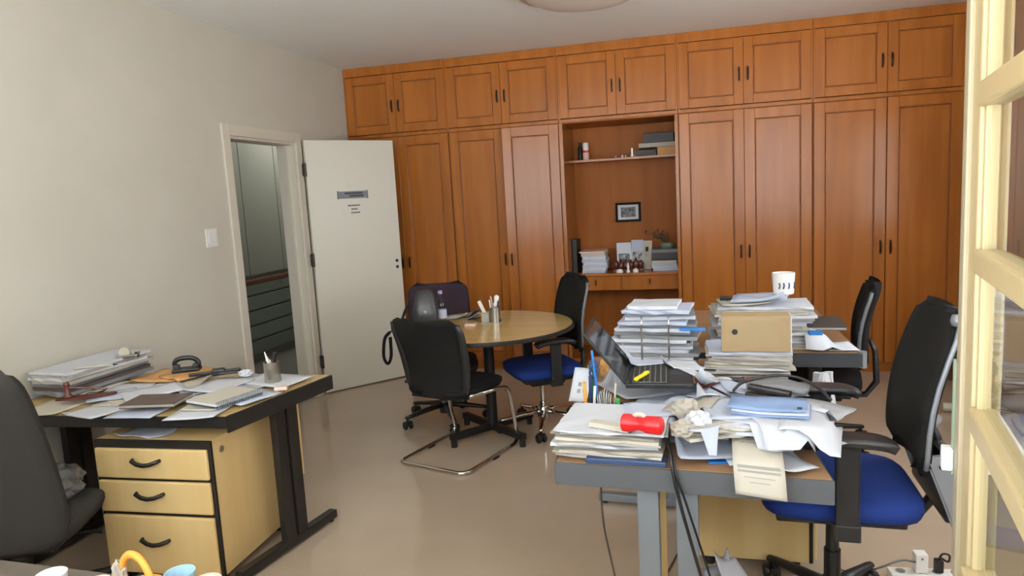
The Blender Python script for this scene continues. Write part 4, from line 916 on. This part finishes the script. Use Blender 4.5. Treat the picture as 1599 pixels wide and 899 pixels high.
# ------------------------------------------------------------------ things on the rear desk
ZD = .741
stack('paper_stack', 'broad heap of papers below the white mug on the rear desk', 3.36, -2.30, ZD, R(2), .46, .30, [(.0125,['paper_warm','newsprint','paper','paper_cool','newsprint','paper'][i % 6],PB) for i in range(15)], 91, .024, 6, am=.005)
zz = ZD+.213
sheet('tan envelope on the heap of papers on the rear desk', 3.28, -2.30, zz, R(8), .23, .2, 'paper_warm', .006, 'te', name='envelope', cat='envelope', t=.008)
o = sheet('bulging white envelope leaning on the heap beside the mug', 3.36, -2.33, zz+.012, R(-14), .25, .18, 'paper_cool', .022, 'be', name='envelope', cat='envelope', t=.014)
tag(place(MB().box(-.03, .03, -.012, .012, 0, .02, bev=.004).build('black_clip', 'black'), (3.20, -2.27, zz+.018)), 'small black clip at the rim of the paper heap', 'clip')
q = hit(1224, 460, 1, -2.36)
t = thing('mug', 'large white mug with dark blue print standing on the paper heap', 'mug', (q.x, -2.36, zz+.03), R(105))
MB().lathe([(0,0),(.044,0),(.048,.004),(.054,.105),(.051,.105),(.046,.008),(0,.008)], 32).build('body', 'ceramic_white', t, 'auto')
for a in (-150-75, -128-75, -100-75, -60-75):
    pts = [(.0515*math.cos(R(a+d_)), .0515*math.sin(R(a+d_)), zz_) for d_, zz_ in ((0,.03),(5,.045),(2,.06))]
    MB().tube(pts, .0035, 6).build('print', 'navy', t)
b = MB(); b.tube(fil([(.046,0,.085),(.085,0,.085),(.085,0,.03),(.046,0,.025)], .03), .006, 8); b.build('handle', 'ceramic_white', t, True)
q = onz(1275, 514, ZD+.03)
t = thing('document_folder', 'flat black leather folder on the rear desk beside the paper heap', 'folder', (3.585, -2.17, ZD+.012), R(-3))
part('cover', 'brown_cover', t, (-.02, .19, -.15, .15, 0, .004)); part('pages', 'paper_old', t, (-.015, .185, -.145, .145, .004, .014)); part('cover', 'folder_dark', t, (-.02, .19, -.15, .15, .014, .019), bev=.001)
for lab, x, y, rz, m, zq in (('white sheet at the front corner of the rear desk', 3.665, -2.385, 4, 'paper', .004), ('cream sheet beneath the white sheet on the rear desk', 3.63, -2.36, -6, 'paper_warm', .001)):
    sheet(lab, x, y, ZD+zq, R(rz), .24, .19, m, .004, lab)
tag(place(MB().box(-.03, .03, -.02, .02, 0, .022, bev=.002).build('blue_box', 'bright_blue'), (3.60, -2.44, ZD+.012), R(3)), 'small bright blue box by the archive box', 'box')
q = (3.615, -2.545)
t = thing('carrier_bag', 'white carrier bag hanging from the rear desk edge', 'bag', (q[0], q[1], .40))
f3 = wav(15); MB().panel(lambda u, v: ((u-.5)*.10*(.75+.25*math.sin(math.pi*v))+.01*f3(u,v*2), .012*math.sin(6*u+3*v), .0+.26*v), 8, 8, .02).build('body', 'paper', t)

# ------------------------------------------------------------------ floor things
t = thing('waste_box', 'low black waste box filled with crumpled papers under the grey-edged desk', 'waste bin', (3.12, -3.665, 0), R(-6))
part('box', 'black', t, (-.13, .13, -.09, .09, 0, .008), (-.13, .13, -.09, -.083, .008, .17), (-.13, .13, .083, .09, .008, .17), (-.13, -.123, -.083, .083, .008, .17), (.123, .13, -.083, .083, .008, .17))
for k_, (x, y, z, rz, tx, ty, m) in enumerate(((-.06,-.02,.155,10,.1,.0,'paper_warm'),(.04,.02,.16,-35,.35,-.35,'paper'),(.07,-.03,.16,-20,.3,-.5,'paper_cool'),(.03,.03,.17,40,.5,.2,'paper'),(.08,.02,.16,-60,.2,-.6,'light_blue'),(-.02,.03,.16,20,.3,.3,'paper_cool'))):
    o = sheet('', x, y, z, R(rz), .09 if k_ else .13, .12, m, .03, 'wb%d' % k_, parent=t, tiltx=tx, tilty=ty, name='discarded_sheet')
crumple('', .03, 0, .09, .05, 'paper', 9, .8, parent=t, name='paper_ball')
def cable(name, label, pts, r, m, cat='cable'):
    return tag(MB().tube(fil(pts, .08, 6), r, 8).build(name, m, None, True), label, cat)
a = onz(955, 757, .66); c_ = onz(990, 842, .02)
cable('thin_cable', 'thin brown cable dangling from the grey desk to the floor', [(2.72,-3.75,.66),(2.72,-3.75,.45),(2.755,-3.72,.22),(2.78,-3.66,.006),(2.9,-3.3,.006),(3.0,-2.9,.006)], .0035, 'brown_cover')
xq, yq = dxy(.35, -.012)
o = cable('power_cable', 'black cable hanging over the grey desk edge to the floor', [(xq-.01,yq+.10,.80),(xq,yq+.02,.785),(xq+.005,yq-.004,.74),(xq+.03,yq-.006,.62),(xq+.08,yq-.004,.42),(xq+.15,yq+.05,.10),(xq+.2,yq+.08,.008),(xq+.32,yq+.06,.008)], .005, 'black')
o = cable('power_cable', 'second thinner black cable beside the hanging power cable', [(xq-.005,yq+.09,.79),(xq+.008,yq+.015,.775),(xq+.014,yq-.004,.73),(xq+.035,yq-.006,.67),(xq+.055,yq-.006,.60),(xq+.105,yq+.01,.42),(xq+.17,yq+.08,.11),(xq+.21,yq+.13,.006)], .0035, 'black')
t = thing('power_strip', 'white power strip on the floor behind the blue chair', 'power strip', (3.92, -3.16, 0), R(4))
part('body', 'ceramic_white', t, (-.17, .17, -.03, .03, 0, .035), bev=.006)
for kk in range(5): MB().lathe([(0,.035),(.017,.035),(.017,.037),(0,.037)], 14, Matrix.Translation((-.13+kk*.065, 0, 0))).build('socket', 'folder_grey', t)
t = thing('charger', 'white charger brick plugged into the power strip', 'charger', (3.86, -3.163, .0375), R(4)); part('brick', 'ceramic_white', t, (-.022, .022, -.022, .022, 0, .075), bev=.004); part('light', 'folder_grey', t, (-.004, .004, -.0235, -.022, .055, .063))
t = thing('plug', 'black plug with looped lead in the power strip', 'plug', (3.925, -3.16, .0375), R(4)); part('body', 'black', t, (-.014, .014, -.014, .014, 0, .05), bev=.004); b = MB(); b.tube(fil([(0,0,.045),(.01,0,.075),(.04,0,.07),(.04,.01,.03),(.02,.03,.04)], .02), .004, 8); b.build('lead', 'black', t, True)
cable('grey_cable', 'grey lead arching from the power strip towards the chair base', [(3.84,-3.18,.08),(3.78,-3.22,.11),(3.70,-3.26,.09),(3.62,-3.18,.01),(3.56,-3.12,.006)], .004, 'grey_plastic')
# odds and ends by the far end of the wardrobes
t = thing('wooden_stool', 'small brown wooden stool by the end wardrobe', 'stool', (4.80, -.34, 0), R(5))
part('seat', 'rail_wood', t, (-.14, .14, -.14, .14, .38, .41), bev=.006)
for sx in (-1, 1):
    for sy in (-1, 1): b = MB(); b.tube([(sx*.10,sy*.10,.38),(sx*.125,sy*.125,0)], [.018,.013], 8); b.build('leg', 'rail_wood', t)
crumple('crumpled peach paper bag on the wooden stool', 4.78, -.36, .411, .10, 'skin_card', 12, 1.0, 'paper_bag', 'bag')
for lab, x, y, rz in (('long cream cardboard tube lying on the floor beyond the blue chair', 4.42, -1.12, 118), ('shorter cream cardboard tube lying behind the longer tube', 4.72, -1.02, 170)):
    L = .17 if rz < 150 else .11
    b = MB(); b.tube([(-L,0,.032),(L,0,.032)], .03, 14); o = b.build('cardboard_tube', 'paper_warm', None, 'auto'); b = MB(); b.tube([(-L-.004,0,.032),(-L+.02,0,.032)], .0315, 14); b.build('end_cap', 'paper', o, 'auto'); tag(place(o, (x, y, .0), R(rz)), lab, 'tube')

# ------------------------------------------------------------------ side table by the window with cups and basket
t = thing('side_table', 'dark side table with rounded corners below the window holding cups', 'table', (1.47, -4.97, 0), R(-2))
b = MB(); poly = []
for cx, cy, a0 in ((.52,-.27,-90),(.52,.27,0),(-.52,.27,90),(-.52,-.27,180)):
    for i in range(7): a = R(a0+15*i); poly.append((cx+.08*math.cos(a), cy+.08*math.sin(a)))
b.prism(poly, .635, .66, bev=.003).build('tabletop', 'table_dark', t)
for sx in (-.5, .5):
    for sy in (-.25, .25): part('leg', 'table_dark', t, (sx-.02, sx+.02, sy-.02, sy+.02, 0, .635), bev=.003)
part('apron', 'table_dark', t, (-.48, .48, -.23, -.21, .57, .635), (-.48, .48, .21, .23, .57, .635), (-.48, -.46, -.21, .21, .57, .635), (.46, .48, -.21, .21, .57, .635))
def cup(label, u, v, m, r=.036, h=.075, hz=0):
    q = onz(u, v, .66+h)
    c = thing('coffee_cup', label, 'cup', (q.x, q.y, .6605), R(hz))
    MB().lathe([(0,0),(r*.55,0),(r*.6,.006),(r*.85,h*.35),(r,h),(r*.93,h),(r*.78,h*.35),(r*.5,.01),(0,.01)], 28).build('bowl', m, c, 'auto')
    b = MB(); b.tube(fil([(r*.92,0,h*.8),(r+.028,0,h*.8),(r+.022,0,h*.3),(r*.8,0,h*.3)], .015), .0045, 8); b.build('handle', m, c, True)
cup('plain white coffee cup on the dark side table', 80, 896, 'ceramic_white', .034, hz=160)
cup('pale blue coffee cup beside the orange-handled basket', 281, 893, 'ceramic_blue', .034, .078, hz=-60)
cup('pale pink coffee cup beside the blue cup', 322, 907, 'ceramic_pink', .034, .075, hz=-40)
cup('off-white coffee cup between the plain cup and the basket', 150, 909, 'ceramic_pink', .032, .07, hz=200)
q = onz(214, 905, .73)
t = thing('gift_basket', 'small basket with an orange arched handle and white wrapping', 'basket', (q.x, q.y, .6605), R(-14))
b = MB(); b.lathe([(0,0),(.045,0),(.058,.05),(.055,.05),(.042,.006),(0,.006)], 24).build('bowl', 'orange', t, 'auto')
for zz in (.012, .025, .038): MB().tube([((.049+.2*zz*.9)*math.cos(a), (.049+.2*zz*.9)*math.sin(a), zz) for a in [i*2*math.pi/24 for i in range(24)]], .004, 6, closed=True).build('woven_band', 'orange', t, True)
b = MB(); b.tube([(.060*math.cos(a), 0, .045+.085*math.sin(a)) for a in [math.pi*i/16 for i in range(17)]], .0075, 8, flat=1.3); b.build('handle', 'orange', t, True)
crumple('', -.055, -.005, .055, .017, 'paper_old', 3, 2.0, parent=t, name='wrapping')

# ------------------------------------------------------------------ let everything on the desks come to rest
# (loose sheets drape over what lies below them, rigid things are lifted onto it)
bpy.context.view_layer.update()
CELL = .008; DESK_Z = .7402
SOFT = ('paper_sheet', 'envelope')
SKIP = ('office_desk', 'office_chair', 'drawer_pedestal', 'power_cable', 'thin_cable', 'grey_cable', 'waste_box', 'carrier_bag', 'side_table', 'wire_rack', 'leaflet', 'index_tab', 'document_wallet', 'coffee_cup', 'gift_basket')
LATE = {'laptop': .03, 'pen_tray': .0, 'hole_punch': .1, 'blue_box': .1, 'folding_tool': .1, 'document_folder': .05, 'metal_clip': .1, 'highlighter': .2, 'tape_dispenser': .1, 'pencil': .12, 'pen': .12, 'notebook': .05, 'spiral_notebook': .05, 'pen_cup': .05, 'pen_stand': .05, 'memo_block': .06, 'crumpled_paper': .1, 'plastic_folder': .1, 'stapler': .15, 'glasses_pouch': .15, 'mug': .1}
AREAS = ((.0, 1.36, -3.75, -2.93), (2.53, 3.44, -4.10, -2.55), (2.98, 3.84, -2.54, -1.2))
def family(o): return [o]+[c for c in o.children_recursive]
def world_tris(o):
    for m in family(o):
        if m.type != 'MESH': continue
        M = m.matrix_world; vs_ = [M @ v.co for v in m.data.vertices]
        for p in m.data.polygons: yield [vs_[i] for i in p.vertices]
def cells(o):
    """per grid cell: lowest and highest point of the thing"""
    out = {}
    for poly in world_tris(o):
        for k in range(1, len(poly)-1):
            a, b_, c = poly[0], poly[k], poly[k+1]
            n = max(1, min(14, int(max((a-b_).xy.length, (b_-c).xy.length, (a-c).xy.length)/CELL*1.3)))
            for i in range(n+1):
                for j in range(n+1-i):
                    q = a+(b_-a)*(i/n)+(c-a)*(j/n); key = (int(q.x//CELL), int(q.y//CELL)); lo_, hi_ = out.get(key, (9, -9)); out[key] = (min(lo_, q.z), max(hi_, q.z))
    return out
field = {}
todo = []
for o in list(COL.objects):
    if o.parent or o.get('kind') or o.name.split('.')[0] in SKIP or not o.get('category'): continue
    pts = [m.matrix_world @ Vector(c) for m in family(o) if m.type == 'MESH' for c in m.bound_box]
    if not pts: continue
    cx = sum(p.x for p in pts)/len(pts); cy = sum(p.y for p in pts)/len(pts); z0 = min(p.z for p in pts)
    if .735 < z0 < 1.05 and any(a <= cx <= b_ and c <= cy <= d_ for a, b_, c, d_ in AREAS): todo.append((round(z0+LATE.get(o.name.split('.')[0], 0), 4), o.name, o))
todo.sort(key=lambda q: q[:2])
# sheets that carry heavier things go first, in their own order of height
for z0, _, o in todo:
    soft = o.name.split('.')[0] in SOFT
    if soft:
        M = o.matrix_world; Mi = M.inverted(); me = o.data; n = len(me.vertices)//2
        best = []
        for v in me.vertices:
            w = M @ v.co; key = (int(w.x//CELL), int(w.y//CELL))
            best.append(max(field.get((key[0]+i, key[1]+j), -9) for i in (-2, -1, 0, 1, 2) for j in (-2, -1, 0, 1, 2)))
        # both faces of the sheet (vertices come in top/bottom pairs) move together
        for k in range(0, len(me.vertices)-1, 2):
            g = max(best[k], best[k+1]); lowz = min((M @ me.vertices[k].co).z, (M @ me.vertices[k+1].co).z)
            if g > lowz-.0008:
                dz = min(.07, g+.0008-lowz)
                for q in (k, k+1): me.vertices[q].co.z += dz
        me.update()
    else:
        cl_ = cells(o); need = max([field.get(k, -9)-lo_ for k, (lo_, hi_) in cl_.items()]+[-9])
        need = max(need, DESK_Z-min(lo_ for lo_, hi_ in cl_.values()))
        o.location.z += max(-.06, min(.06, need+.0006))
        bpy.context.view_layer.update()
    for k, (lo_, hi_) in cells(o).items(): field[k] = max(field.get(k, -9), hi_)
